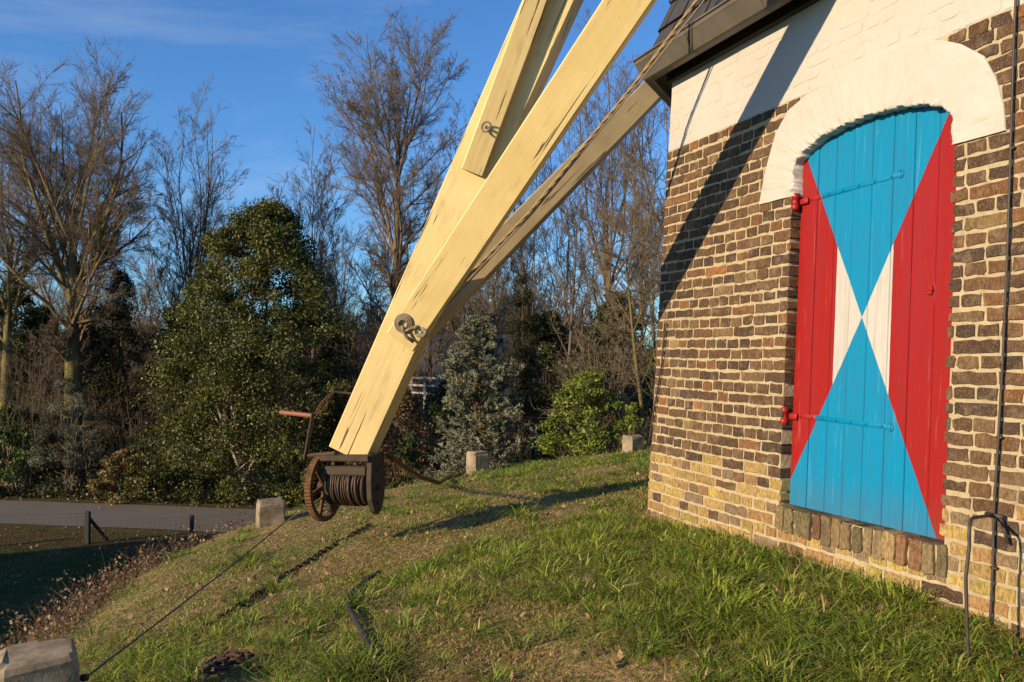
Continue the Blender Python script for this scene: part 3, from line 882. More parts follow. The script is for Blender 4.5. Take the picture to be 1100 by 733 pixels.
# toothed wheel on the left
m = MB(); wc = WC - wa * (L_ + .045) - wu * .01; RW = .247; n_ = 120
V = []
for k in range(n_):
    a = 2 * math.pi * k / n_; d_ = math.cos(a) * wf + math.sin(a) * wu
    ro = RW + (.0035 if k % 2 else -.0035)
    V += [wc + d_ * ro - wa * .03, wc + d_ * ro + wa * .03, wc + d_ * (RW - .035) + wa * .03, wc + d_ * (RW - .035) - wa * .03]
Fs = []
for k in range(n_):
    j = (k + 1) % n_
    for q in range(4): Fs.append((4 * k + q, 4 * k + (q + 1) % 4, 4 * j + (q + 1) % 4, 4 * j + q))
m.add(V, Fs)
for k in range(6):
    a = R(12 + 60 * k); d_ = math.cos(a) * wf + math.sin(a) * wu; e_ = np.cross(wa, d_)
    m.box(wc + d_ * .125, d_ * .10, e_ * .016, wa * .012, .003)
m.tube([wc - wa * .045, wc + wa * .045], .045, 14)
m.build('gear_wheel', MAT['rust'], winch)
# drum with wound rope
m = MB(); m.tube([WC - wa * .2, WC + wa * .22], .10, 20); m.tube([WC - wa * .32, WC + wa * .27], .02, 10)
m.tube([WC + wa * .155, WC + wa * .165, WC + wa * .185, WC + wa * .195], [.10, .135, .135, .10], 20)
m.build('drum', MAT['darkiron'], winch, True)
m = MB(); P = []
for lay in range(3):
    n_ = 300
    for k in range(n_):
        u = k / n_; u = u if lay % 2 == 0 else 1 - u
        a = k / n_ * 2 * math.pi * 13 + lay
        s_ = -.17 + .31 * u + .030 * math.sin(a * .31 + lay * 2 + .3 * math.sin(a * .17)) * (lay > 0) + .004 * math.sin(a * .9 + k * .11)
        rr_ = .112 + .012 * lay + .003 * math.sin(k * .37)
        P.append(WC + wa * s_ + rr_ * (math.cos(a) * wf + math.sin(a) * wu))
m.tube(P, .0085, 6)
m.build('wound_rope', MAT['wire'], winch, True)
def squeeze(o, k):
    A_ = np.outer(wa, wa) * (k - 1) + np.eye(3); t_ = WC - A_ @ WC
    o.data.transform(Matrix([[*A_[0], t_[0]], [*A_[1], t_[1]], [*A_[2], t_[2]], [0, 0, 0, 1]]))
squeeze(winch, .79)
for o_ in winch.children: squeeze(o_, .79)
# small chain wound next to the drum flange is part of the drum rope; crank
m = MB(); sh0 = px(350, 487, 6.34); sh1 = px(326, 490, 6.46)
m.tube([sh0 + wa * .08, sh1], .017, 10)
k0 = px(328, 492, 6.44); k1 = px(336, 446, 6.40)
axk = (k1 - k0) / 2; m.box((k0 + k1) / 2, axk * 1.08, wa * .008, norm(np.cross(axk, wa)) * .022, .003)
cr = m.build('crank', MAT['darkiron'], winch)
m = MB(); h0 = px(338, 447, 6.40); h1 = px(301, 443, 6.58)
m.tube([h0, h0 + (h1 - h0) * .05, h1 - (h1 - h0) * .03, h1], [.014, .017, .017, .012], 10)
ch_o = m.build('crank_handle', MAT['redpipe'], winch, True)
def chain(mb, P, pitch=.045, r=.0055, wdt=.013):
    P = np.asarray(P, float); L = np.linalg.norm(np.diff(P, axis=0), axis=1).sum()
    n_ = max(2, int(L / pitch)); Q = resample(P, n_ + 1)
    for k in range(n_):
        c = (Q[k] + Q[k + 1]) / 2; T = norm(Q[k + 1] - Q[k])
        A = norm(np.cross(T, [0.13, .2, 1])); B_ = np.cross(T, A)
        if k % 2: A = B_
        h = pitch * .42
        ring_ = []
        for a in np.arange(10) * 2 * math.pi / 10:
            ring_.append(c + T * (h * np.sign(math.cos(a)) * .55 + math.cos(a) * pitch * .42) + A * math.sin(a) * wdt)
        mb.tube(ring_, r, 5, True)
m = MB(); chain(m, [px(338, 447, 6.40), px(346, 432, 6.40), px(358, 422, 6.40)], .03, .004, .009); chain(m, [px(338, 449, 6.38), px(349, 439, 6.40), px(357, 424, 6.42)], .03, .004, .009)
m.build('crank_chain', MAT['rust'], winch, True)
m = MB(); m.tube([px(357, 421, 6.42), px(380, 423, 6.5)], .007, 6); m.build('hook_rod', MAT['gutter'], winch)

# ------------------------------------------------------------------ concrete blocks
def block(x, y_top, wpx, D, hgt, yaw, label, w=None, tilt=0):
    c = px(x, y_top, D); w = w if w else wpx * D / F
    z1 = c[2]; z0 = float(terrain(c[0], c[1])) - .12
    mb = MB(); H = z1 - z0; hw = w / 2
    lvls = [(z0, 1.03), (z1 - .05, 1.0), (z1 - .022, .985), (z1 - .006, .93), (z1, .82)]
    pr_ = []
    ch = .16
    for (a, b_) in ((1, 1 - ch), (1 - ch, 1), (-1 + ch, 1), (-1, 1 - ch), (-1, -1 + ch), (-1 + ch, -1), (1 - ch, -1), (1, -1 + ch)): pr_.append((a, b_))
    V = []
    for (z_, k) in lvls:
        for (a, b_) in pr_:
            j = rng.normal(0, .006, 2)
            lx, ly = a * hw * k + j[0], b_ * hw * k + j[1]
            V.append((c[0] + lx * math.cos(yaw) - ly * math.sin(yaw) + tilt * (z_ - z0), c[1] + lx * math.sin(yaw) + ly * math.cos(yaw), z_ + rng.normal(0, .004)))
    Fs = []
    for q in range(len(lvls) - 1):
        for i in range(8):
            j = (i + 1) % 8; Fs.append((q * 8 + i, q * 8 + j, q * 8 + 8 + j, q * 8 + 8 + i))
    Fs.append(tuple((len(lvls) - 1) * 8 + i for i in range(8)))
    mb.add(V, Fs)
    return tag(mb.build('concrete_block', MAT['concrete'], None), label, 'concrete block', 'concrete anchor blocks around the mound')
block(42, 698, 78, 3.45, 0, .5, 'large concrete block cut off at the lower left corner, beside the steel cable', .27)
block(291, 537, 30, 8.5, 0, .35, 'concrete block standing just left of the winch wheel', .255)
block(513, 485, 20, 12.0, 0, .55, 'pale concrete block on the crest with the rusty chain lying at its foot', .235)
block(680, 468, 19, 13.2, 0, .5, 'pale concrete block on the crest right beside the mill wall', .245)

# chains, cable, hose --------------------------------------------------------
m = MB()
P = [px(414, 487, 6.45), px(430, 499, 7.2), px(451, 512.5, 8.4), px(470, 518.5, 9.6), px(485, 516, 10.6), px(500, 506, 11.7)]
P = resample(P, 40)
for p in P: p[2] = max(p[2], float(terrain(p[0], p[1])) + .055)
chain(m, P, .07, .008, .020)
tag(m.build('rusty_chain', MAT['rust'], None, True), 'rusty chain sagging from the winch to the concrete block on the crest', 'chain')
def on_ground(pts, lift=.02):
    return [ground_hit(x, y) + np.array([0, 0, lift]) for x, y in pts]
m = MB()
P = on_ground([(397, 566), (359, 587), (340, 599), (315, 615), (290, 631), (262, 650), (233, 669), (205, 688), (191, 698), (186, 706), (189, 716), (202, 723), (222, 726)], .012)
P = resample(P, 120); P[:, 2] += .02 * (np.array([vnoise(k * .4, 1, 3) for k in range(120)]) - .5)
chain(m, P, .050, .0065, .015)
c = np.mean(on_ground([(225, 722), (262, 722)]), 0)
Q = []
for k in range(34):
    a = k * .55; r_ = .02 + .075 * vnoise(k * .3, 2, 6)
    q = c + np.array([r_ * math.cos(a) * 1.4, r_ * math.sin(a), 0]); q[2] = float(terrain(q[0], q[1])) + .035 + .03 * vnoise(k * .7, 5, 2); Q.append(q)
chain(m, Q, .050, .0065, .015)
tag(m.build('dark_chain', MAT['darkiron'], None, True), 'dark iron chain lying across the turf and ending in a small heap', 'chain')
m = MB(); a0 = px(92, 728, 3.5); a1 = px(300, 563, 7.3); a2 = px(340, 533, 6.6)
a1 = np.array(a1)
P = resample([a0, px(180, 661, 4.6), px(255, 603, 5.9), px(305, 562, 6.5), px(352, 530, 6.4)], 60)
for p in P: p[2] = max(p[2], float(terrain(p[0], p[1])) + .03)
m.tube(P, .0048, 7)
e0 = ground_hit(78, 742)
m.tube(resample([a0, (a0 + e0) / 2 + np.array([0, 0, .03]), e0], 8), .015, 7)
tag(m.build('steel_cable', MAT['conduit'], None, True), 'taut dark steel cable running from the lower left block up to the winch', 'cable')
m = MB(); P = on_ground([(407, 621), (392, 631), (378, 643), (373, 652), (375, 662), (383, 676), (396, 701), (404, 716), (410, 730)], .035)
P = resample(P, 50); m.tube(P, .014, 8)
tag(m.build('rubber_hose', MAT['hose'], None, True), 'curved black hose half hidden in the grass of the mound', 'hose')

# ------------------------------------------------------------------ field fence
fe = tag(empty('wire_fence'), 'low dark wire mesh fence with wooden posts in front of the road', 'fence')
def post(x, yb, yt, nm='post', w=.055):
    D = EYE * F / (yb - 385.0); p = px(x, yb, D); h = (yb - yt) * D / F
    m = MB(); m.box((p[0], p[1], h / 2 - .05), np.array([0, 0, h / 2 + .05]), np.array([w, 0, 0]), np.array([0, w, 0]), .01)
    m.build(nm, MAT['black'], fe); return p, h
p1, h1 = post(94, 584, 549, w=.055); p2, h2 = post(206, 577, 553, w=.045); p3, h3 = post(-40, 590, 556, w=.06); 
m = MB(); q = px(113, 581, EYE * F / 196.); m.tube([p1 + np.array([0, 0, h1 * .85 ]) - np.array([0,0,p1[2]]), np.array([q[0], q[1] + .1, .02])], .045, 8); m.build('strut', MAT['black'], fe)
m = MB()
p4 = np.array([p2[0] + (p2[0] - p1[0]) * .8, p2[1] + (p2[1] - p1[1]) * .8, 0])
for (A_, B_, hh) in ((p3, p1, h1), (p1, p2, h2), (p2, p4, h2)):
    n_ = int(np.linalg.norm((B_ - A_)[:2]) / .12)
    for k in range(8):
        z_ = .06 + (hh - .1) * k / 7
        m.tube([(A_[0], A_[1], z_), (B_[0], B_[1], z_)], .0022, 3, cap=False)
    for k in range(n_):
        x_ = A_ + (B_ - A_) * k / n_; m.tube([(x_[0], x_[1], .04), (x_[0], x_[1], hh - .03)], .0022, 3, cap=False)
m.build('wire_mesh', MAT['darkiron'], fe)

# ------------------------------------------------------------------ grass and ground cover
def blades(name, XY, h, w, cols, lean, mat, zf=terrain, seed=1, az=None):
    """curved tapering grass blades; az = direction each one leans to"""
    lr = np.random.default_rng(seed); n = len(XY)
    if az is None: az = lr.uniform(0, 2 * math.pi, n)
    d = np.stack([np.cos(az), np.sin(az), np.zeros(n)], 1)
    pa = az + math.pi / 2 + lr.normal(0, .6, n); p = np.stack([np.cos(pa), np.sin(pa), np.zeros(n)], 1)
    base = np.stack([XY[:, 0], XY[:, 1], zf(XY[:, 0], XY[:, 1]) - .008], 1)
    ln = (lean * lr.uniform(.35, 1.5, n))[:, None]
    up = np.array([0, 0, 1.])
    h = h[:, None]; w = w[:, None]
    m1 = base + up * h * .42 + d * h * ln * .16
    m2 = base + up * h * (.78 - .14 * np.clip(ln, 0, 1.6)) + d * h * ln * .50
    tip = base + up * h * (1.0 - .42 * np.clip(ln, 0, 1.8)) + d * h * ln * .95
    V = np.stack([base - p * w * .8, base + p * w * .8, m1 + p * w, m1 - p * w, m2 + p * w * .7, m2 - p * w * .7, tip], 1).reshape(-1, 3)
    k = np.arange(n) * 7
    Ft = np.concatenate([np.stack([k + a_, k + b_, k + c_], 1) for a_, b_, c_ in ((0, 1, 2), (0, 2, 3), (3, 2, 4), (3, 4, 5), (5, 4, 6))])
    C = np.repeat(cols, 7, 0)
    return fastmesh(name, V, Ft, mat, None, C)

lg = np.random.default_rng(21)
def sector(n, d0, d1, pw, a0=-37, a1=40):
    D = d0 * (d1 / d0) ** (lg.random(n) ** pw); a = np.radians(lg.uniform(a0, a1, n))
    return np.stack([D * np.sin(a), D * np.cos(a)], 1)
def in_mill(XY, o=.0):
    d = XY - M; th = np.arctan2(d[:, 1], d[:, 0]) - ang1
    th = (th + math.pi / 8) % (math.pi / 4) - math.pi / 8
    return np.hypot(d[:, 0], d[:, 1]) * np.cos(th) < A0 + .07 + o
def lush(XY):
    """0 = dry short turf, 1 = lush tall grass (nearer the mill)"""
    r = np.hypot(XY[:, 0] - M[0], XY[:, 1] - M[1])
    v = .60 - (r - 6.0) * .19 + 2.1 * (fbm(XY[:, 0] * .9 + 5, XY[:, 1] * .9, 31, 3) - .5) + 1.0 * (vnoise(XY[:, 0] * 3.0, XY[:, 1] * 3.0, 37) - .5)
    th = np.degrees(np.arctan2(XY[:, 1] - M[1], M[0] - XY[:, 0])); v = v + .32 * np.clip((th - 28) / 15, 0, 1)
    return np.clip(v, 0, 1)
green = np.array([.115, .205, .025]); green2 = np.array([.45, .52, .075]); straw = np.array([.74, .56, .26]); dead = np.array([.42, .27, .12])
# tufts: every seed carries a fan of blades leaning outwards
seeds = sector(21000, 2.2, 17, .85)
r_ = np.hypot(seeds[:, 0] - M[0], seeds[:, 1] - M[1])
seeds = seeds[(r_ < 10.4) & ~in_mill(seeds)]
lu = lush(seeds)
patch = vnoise(seeds[:, 0] * 4.2, seeds[:, 1] * 4.2, 51)
keep = lg.random(len(seeds)) < np.clip((patch - .26) * 3.2, .12, 1) * (.5 + .5 * lu)
seeds, lu = seeds[keep], lu[keep]
cnt = (5 + 26 * lu ** 1.2 * lg.uniform(.3, 1.3, len(seeds))).astype(int)
idx = np.repeat(np.arange(len(seeds)), cnt); n = len(idx)
off = lg.normal(0, 1, (n, 2)) * (.014 + .026 * lu[idx] * lg.uniform(.5, 1.4, len(seeds))[idx])[:, None]
XY = seeds[idx] + off
ok = ~in_mill(XY, -.02); XY, off, idx = XY[ok], off[ok], idx[ok]; n = len(idx)
D = np.hypot(XY[:, 0], XY[:, 1]); L = lu[idx]
sz = np.exp(lg.normal(0, .32, len(seeds)))[idx]
h = (.036 + .052 * L ** 1.2) * sz * lg.uniform(.55, 1.25, n)
h = np.minimum(h, .17)
w = np.clip(.0014 + .0009 * L + .00018 * D, .0016, .0048) * lg.uniform(.7, 1.3, n)
az = np.arctan2(off[:, 1], off[:, 0]) + lg.normal(0, .55, n)
mixg = np.clip(lg.random(len(seeds))[idx] * .6 + lg.random(n) * .5, 0, 1)[:, None]
dry = np.clip(.50 - .46 * L + .25 * (lg.random(len(seeds))[idx] - .5), .03, 1)
isdry = lg.random(n) < dry
ptone = (.62 + .85 * fbm(XY[:, 0] * 1.7 + 9, XY[:, 1] * 1.7, 91, 3))[:, None]
C = np.where(isdry[:, None], straw * (1 - mixg) + dead * mixg, green * (1 - mixg) + green2 * mixg) * lg.uniform(.8, 1.2, n)[:, None] * ptone
h = np.where(isdry, h * .8, h)
gobj = blades('grass', XY, h, w, C, np.where(isdry, 1.45, 1.2), MAT['grass'], seed=3, az=az)
# single bigger clumps
cs_ = sector(1900, 2.3, 13, .85); r_ = np.hypot(cs_[:, 0] - M[0], cs_[:, 1] - M[1]); lc_ = lush(cs_)
cs_ = cs_[(r_ < 9.6) & ~in_mill(cs_, .03) & (lg.random(len(cs_)) < .16 + .7 * lc_)]; nb_c = lg.integers(28, 70, len(cs_)); idx = np.repeat(np.arange(len(cs_)), nb_c); n = len(idx)
big = lg.uniform(.6, 1.25, len(cs_))[idx]
off = lg.normal(0, 1, (n, 2)) * (.030 * big)[:, None]; XY = cs_[idx] + off
D = np.hypot(XY[:, 0], XY[:, 1]); h = .108 * big * lg.uniform(.5, 1.25, n); w = np.clip(.0022 + .00018 * D, .002, .0048) * lg.uniform(.7, 1.3, n)
mixg = np.clip(lg.random(len(cs_))[idx] * .55 + lg.random(n) * .45, 0, 1)[:, None]; isdry = lg.random(n) < .10
C = np.where(isdry[:, None], straw, np.array([.095, .19, .018]) * (1 - mixg) + np.array([.36, .47, .065]) * mixg) * lg.uniform(.8, 1.2, n)[:, None]
g3 = blades('grass', XY, h, w, C, np.full(n, 1.55), MAT['grass'], seed=9, az=np.arctan2(off[:, 1], off[:, 0]) + lg.normal(0, .5, n))
tag(g3, 'larger fresh green grass clumps sprouting from the turf', 'grass', kind='stuff')
# fine short mat between tufts
XY = sector(520000, 2.2, 17, .74)
r_ = np.hypot(XY[:, 0] - M[0], XY[:, 1] - M[1])
XY = XY[(r_ < 10.8) & ~in_mill(XY)]; n = len(XY)
L = lush(XY); D = np.hypot(XY[:, 0], XY[:, 1])
bare = fbm(XY[:, 0] * 2.2, XY[:, 1] * 2.2, 77, 3)
keep = lg.random(n) < np.clip(.42 + (bare - .42) * 4.5, .16, 1)
XY, L, D = XY[keep], L[keep], D[keep]; n = len(XY)
h = (.022 + .028 * L) * lg.uniform(.5, 1.7, n); w = np.clip(.0015 + .00026 * D, .0016, .005) * lg.uniform(.7, 1.3, n)
isdry = lg.random(n) < np.clip(.84 - .66 * L, .10, 1)
mixg = lg.random(n)[:, None]
C = np.where(isdry[:, None], straw * (1 - mixg) + dead * mixg, green * (1 - mixg) + green2 * mixg) * lg.uniform(.7, 1.15, n)[:, None]
g2 = blades('turf', XY, h, w, C, np.where(isdry, 1.7, 1.0), MAT['grass'], seed=4)
tag(gobj, 'tufts of green and straw coloured grass covering the mound', 'grass', kind='stuff')
tag(g2, 'short dry turf between the grass tufts of the mound', 'turf', kind='stuff')
# field grass (low)
XY = np.stack([lg.uniform(-22, -2, 90000), lg.uniform(9, 24, 90000)], 1)
r_ = np.hypot(XY[:, 0] - M[0], XY[:, 1] - M[1]); d_ = norm([7.9, -1.5]); off = (XY[:, 0] + 7.1) * -d_[1] + (XY[:, 1] - 24.55) * d_[0]
XY = XY[(r_ > 12) & ((off < -4.2) | ((off < -2.2) & (lg.random(len(XY)) < .45)))]; n = len(XY)
C = np.where(lg.random(n)[:, None] < .25, np.array([.17, .13, .065]), np.array([.05, .085, .02])) * lg.uniform(.7, 1.3, n)[:, None]
fg = blades('field_grass', XY, lg.uniform(.03, .08, n), np.full(n, .008), C, np.full(n, .9), MAT['grass'], lambda a, b_: np.zeros(len(a)), 5)
tag(fg, 'short dark grass of the shaded field below the mound', 'grass', kind='stuff')

def quads(P, size, cols, lr, up=0., asp=.55, nrm=None):
    """leaf shaped cards (diamond folded along the midrib) at P"""
    n = len(P)
    a = lr.normal(0, 1, (n, 3)); a[:, 2] += up; a /= np.linalg.norm(a, axis=1)[:, None]
    b_ = lr.normal(0, 1, (n, 3)); b_ -= a * (a * b_).sum(1)[:, None]; b_ /= np.linalg.norm(b_, axis=1)[:, None]
    s_ = (size * lr.uniform(.6, 1.35, n))[:, None] if np.isscalar(size) else (size * lr.uniform(.7, 1.3, n))[:, None]
    V = np.stack([P - a * s_ * .5, P + b_ * s_ * asp * .5, P + a * s_ * .5, P - b_ * s_ * asp * .5], 1).reshape(-1, 3)
    k = np.arange(n) * 4
    return V, np.stack([k, k + 1, k + 2, k + 3], 1), np.repeat(cols, 4, 0)
def pal(n, cs, lr, var=.25):
    cs = np.array(cs); i = lr.integers(0, len(cs), n); j = lr.integers(0, len(cs), n); u = lr.random(n)[:, None]
    return (cs[i] * u + cs[j] * (1 - u)) * lr.uniform(1 - var, 1 + var, n)[:, None]

# dead bramble along the left shoulder
lr = np.random.default_rng(5)
th = np.radians(lr.uniform(-30, 26, 2600)); rs = np.interp(np.degrees(th), TH, RS) + .55 + np.abs(lr.normal(0, .55, 2600)) - .25
SX = M[0] - rs * np.cos(th); SY = M[1] + rs * np.sin(th); SZ = terrain(SX, SY)
st = MB(); n = len(SX); P0 = np.stack([SX, SY, SZ], 1)
dirs = lr.normal(0, 1, (n, 3)); dirs[:, 2] = np.abs(dirs[:, 2]) * .8 + .5; dirs /= np.linalg.norm(dirs, axis=1)[:, None]
Ls = lr.uniform(.08, .34, n)[:, None]
bend = lr.normal(0, .05, (n, 3))
pts = np.stack([P0, P0 + dirs * Ls * .5 + bend * .5, P0 + dirs * Ls + bend - np.array([0, 0, .03])], 1)
V = []; 
e1 = np.cross(dirs, [0, 0, 1.]); e1 /= np.maximum(1e-6, np.linalg.norm(e1, axis=1))[:, None]; e2 = np.cross(dirs, e1)
rad = .0022
VV = np.stack([pts[:, k] + rad * (1 - .25 * k) * (math.cos(a) * e1 + math.sin(a) * e2) for k in range(3) for a in (0, 2.09, 4.19)], 1).reshape(-1, 3)
k9 = np.arange(n) * 9
Fq = np.concatenate([np.stack([k9 + q * 3 + i, k9 + q * 3 + (i + 1) % 3, k9 + q * 3 + 3 + (i + 1) % 3, k9 + q * 3 + 3 + i], 1) for q in range(2) for i in range(3)])
CC = np.repeat(pal(n, [(.22, .13, .08), (.13, .07, .05), (.30, .2, .12)], lr), 9, 0)
LP = (pts[lr.integers(0, n, 9000), lr.integers(1, 3, 9000)] + lr.normal(0, .03, (9000, 3)))
lv, lf, lc = quads(LP, .032, pal(9000, [(.20, .08, .05), (.30, .15, .07), (.26, .18, .10), (.15, .08, .05), (.17, .17, .06), (.36, .26, .14)], lr), lr, 0, .65)
o = fastmesh('bramble', np.concatenate([VV, lv]), np.concatenate([Fq, lf + len(VV)]), MAT['leaf'], None, np.concatenate([CC, lc]))
tag(o, 'dead red and brown bramble along the left shoulder of the mound', 'bramble', kind='stuff')
# fallen leaves on the mound
XY = sector(1500, 2.4, 12, .8); XY = XY[(np.hypot(XY[:, 0] - M[0], XY[:, 1] - M[1]) < 9.5) & ~in_mill(XY)]
P = np.stack([XY[:, 0], XY[:, 1], terrain(XY[:, 0], XY[:, 1]) + .02], 1)
lv, lf, lc = quads(P, .04, pal(len(P), [(.38, .24, .12), (.28, .15, .07), (.45, .32, .18)], lr), lr, 0, .6)
tag(fastmesh('fallen_leaves', lv, lf, MAT['leaf'], None, lc), 'dry brown leaves scattered in the grass', 'leaves', kind='stuff')
# leaves on field and road verge
n = 9000; XY = np.stack([lr.uniform(-26, 6, n), lr.uniform(12, 31, n)], 1)
off = (XY[:, 0] + 7.1) * -d_[1] + (XY[:, 1] - 24.55) * d_[0]; r_ = np.hypot(XY[:, 0] - M[0], XY[:, 1] - M[1])
XY = XY[(r_ > 13.5) & ((np.abs(off) > 1.8) | (lr.random(n) < .05)) & ((off > 0) | (lr.random(n) < .35))]
P = np.stack([XY[:, 0], XY[:, 1], np.full(len(XY), .03)], 1)
lv, lf, lc = quads(P, .075, pal(len(P), [(.30, .19, .10), (.22, .12, .06), (.38, .28, .17)], lr), lr, 0, .6)
tag(fastmesh('leaf_litter', lv, lf, MAT['leaf'], None, lc), 'brown leaf litter along the road and under the trees', 'leaves', kind='stuff')
# ivy along the foot of the trees
n = 16000; XX = lr.uniform(-26, 12, n); base = 24.55 + (XX + 7.1) * (-1.5 / 7.9) + 2.3
P = np.stack([XX, base + np.abs(lr.normal(0, .9, n)), np.abs(lr.normal(0, .16, n)) * (.4 + 1.3 * vnoise(XX * .9, XX * 0, 4))], 1)
lv, lf, lc = quads(P, .10, pal(n, [(.03, .05, .014), (.05, .075, .02), (.09, .105, .035), (.13, .09, .04)], lr), lr, .3, .7)
tag(fastmesh('ivy', lv, lf, MAT['leaf'], None, lc), 'low ivy and leafy ground cover along the far edge of the road', 'ground cover', kind='stuff')

# ------------------------------------------------------------------ trees
def tubes(P, Rd, ns):
    """P (B,K,3), Rd (B,K) -> verts, quads"""
    B_, K = Rd.shape
    T = np.gradient(P, axis=1); T /= np.maximum(1e-9, np.linalg.norm(T, axis=2))[..., None]
    ref = np.where(np.abs(T[:, :1, 2:3]) < .9, np.array([0, 0, 1.]), np.array([1., 0, 0]))
    A = np.cross(T, np.broadcast_to(ref, T.shape)); A /= np.maximum(1e-9, np.linalg.norm(A, axis=2))[..., None]
    Bb = np.cross(T, A)
    a = np.arange(ns) * 2 * math.pi / ns
    V = P[:, :, None, :] + Rd[:, :, None, None] * (np.cos(a)[None, None, :, None] * A[:, :, None, :] + np.sin(a)[None, None, :, None] * Bb[:, :, None, :])
    idx = np.arange(B_ * K * ns).reshape(B_, K, ns)
    q = np.stack([idx[:, :-1], np.roll(idx, -1, 2)[:, :-1], np.roll(idx, -1, 2)[:, 1:], idx[:, 1:]], -1).reshape(-1, 4)
    return V.reshape(-1, 3), q

def children(P, Rd, Len, n_per, lr, ang, ratio, t0, t1, K, up=0., wander=.12, rmul=.6, rmin=.004, gravity=0., droplen=.45):
    B_, Kp, _ = P.shape
    c = np.repeat(np.arange(B_), n_per); n = len(c)
    t = lr.uniform(t0, t1, n); f = t * (Kp - 1); i0 = np.clip(np.floor(f).astype(int), 0, Kp - 2); fr = (f - i0)[:, None]
    S_ = P[c, i0] * (1 - fr) + P[c, i0 + 1] * fr
    T = P[c, i0 + 1] - P[c, i0]; T /= np.maximum(1e-9, np.linalg.norm(T, axis=1))[:, None]
    rad = Rd[c, i0] * (1 - fr[:, 0]) + Rd[c, i0 + 1] * fr[:, 0]
    q = lr.normal(0, 1, (n, 3)); q -= T * (q * T).sum(1)[:, None]; q /= np.maximum(1e-9, np.linalg.norm(q, axis=1))[:, None]
    a = np.radians(ang * lr.uniform(.6, 1.35, n))[:, None]
    d = T * np.cos(a) + q * np.sin(a); d[:, 2] += up; d /= np.linalg.norm(d, axis=1)[:, None]
    L = Len[c] * ratio * lr.uniform(.6, 1.25, n) * (1 - droplen * t)
    r0 = np.maximum(rad * rmul * lr.uniform(.7, 1.05, n), rmin)
    Q = np.zeros((n, K, 3)); Q[:, 0] = S_
    dd = d.copy()
    for k in range(1, K):
        dd = dd + lr.normal(0, wander, (n, 3)); dd[:, 2] += gravity + up * .25; dd /= np.linalg.norm(dd, axis=1)[:, None]
        Q[:, k] = Q[:, k - 1] + dd * (L / (K - 1))[:, None]
    Rn = r0[:, None] * np.linspace(1, .22, K)[None, :]
    return Q, np.maximum(Rn, rmin * .6), L

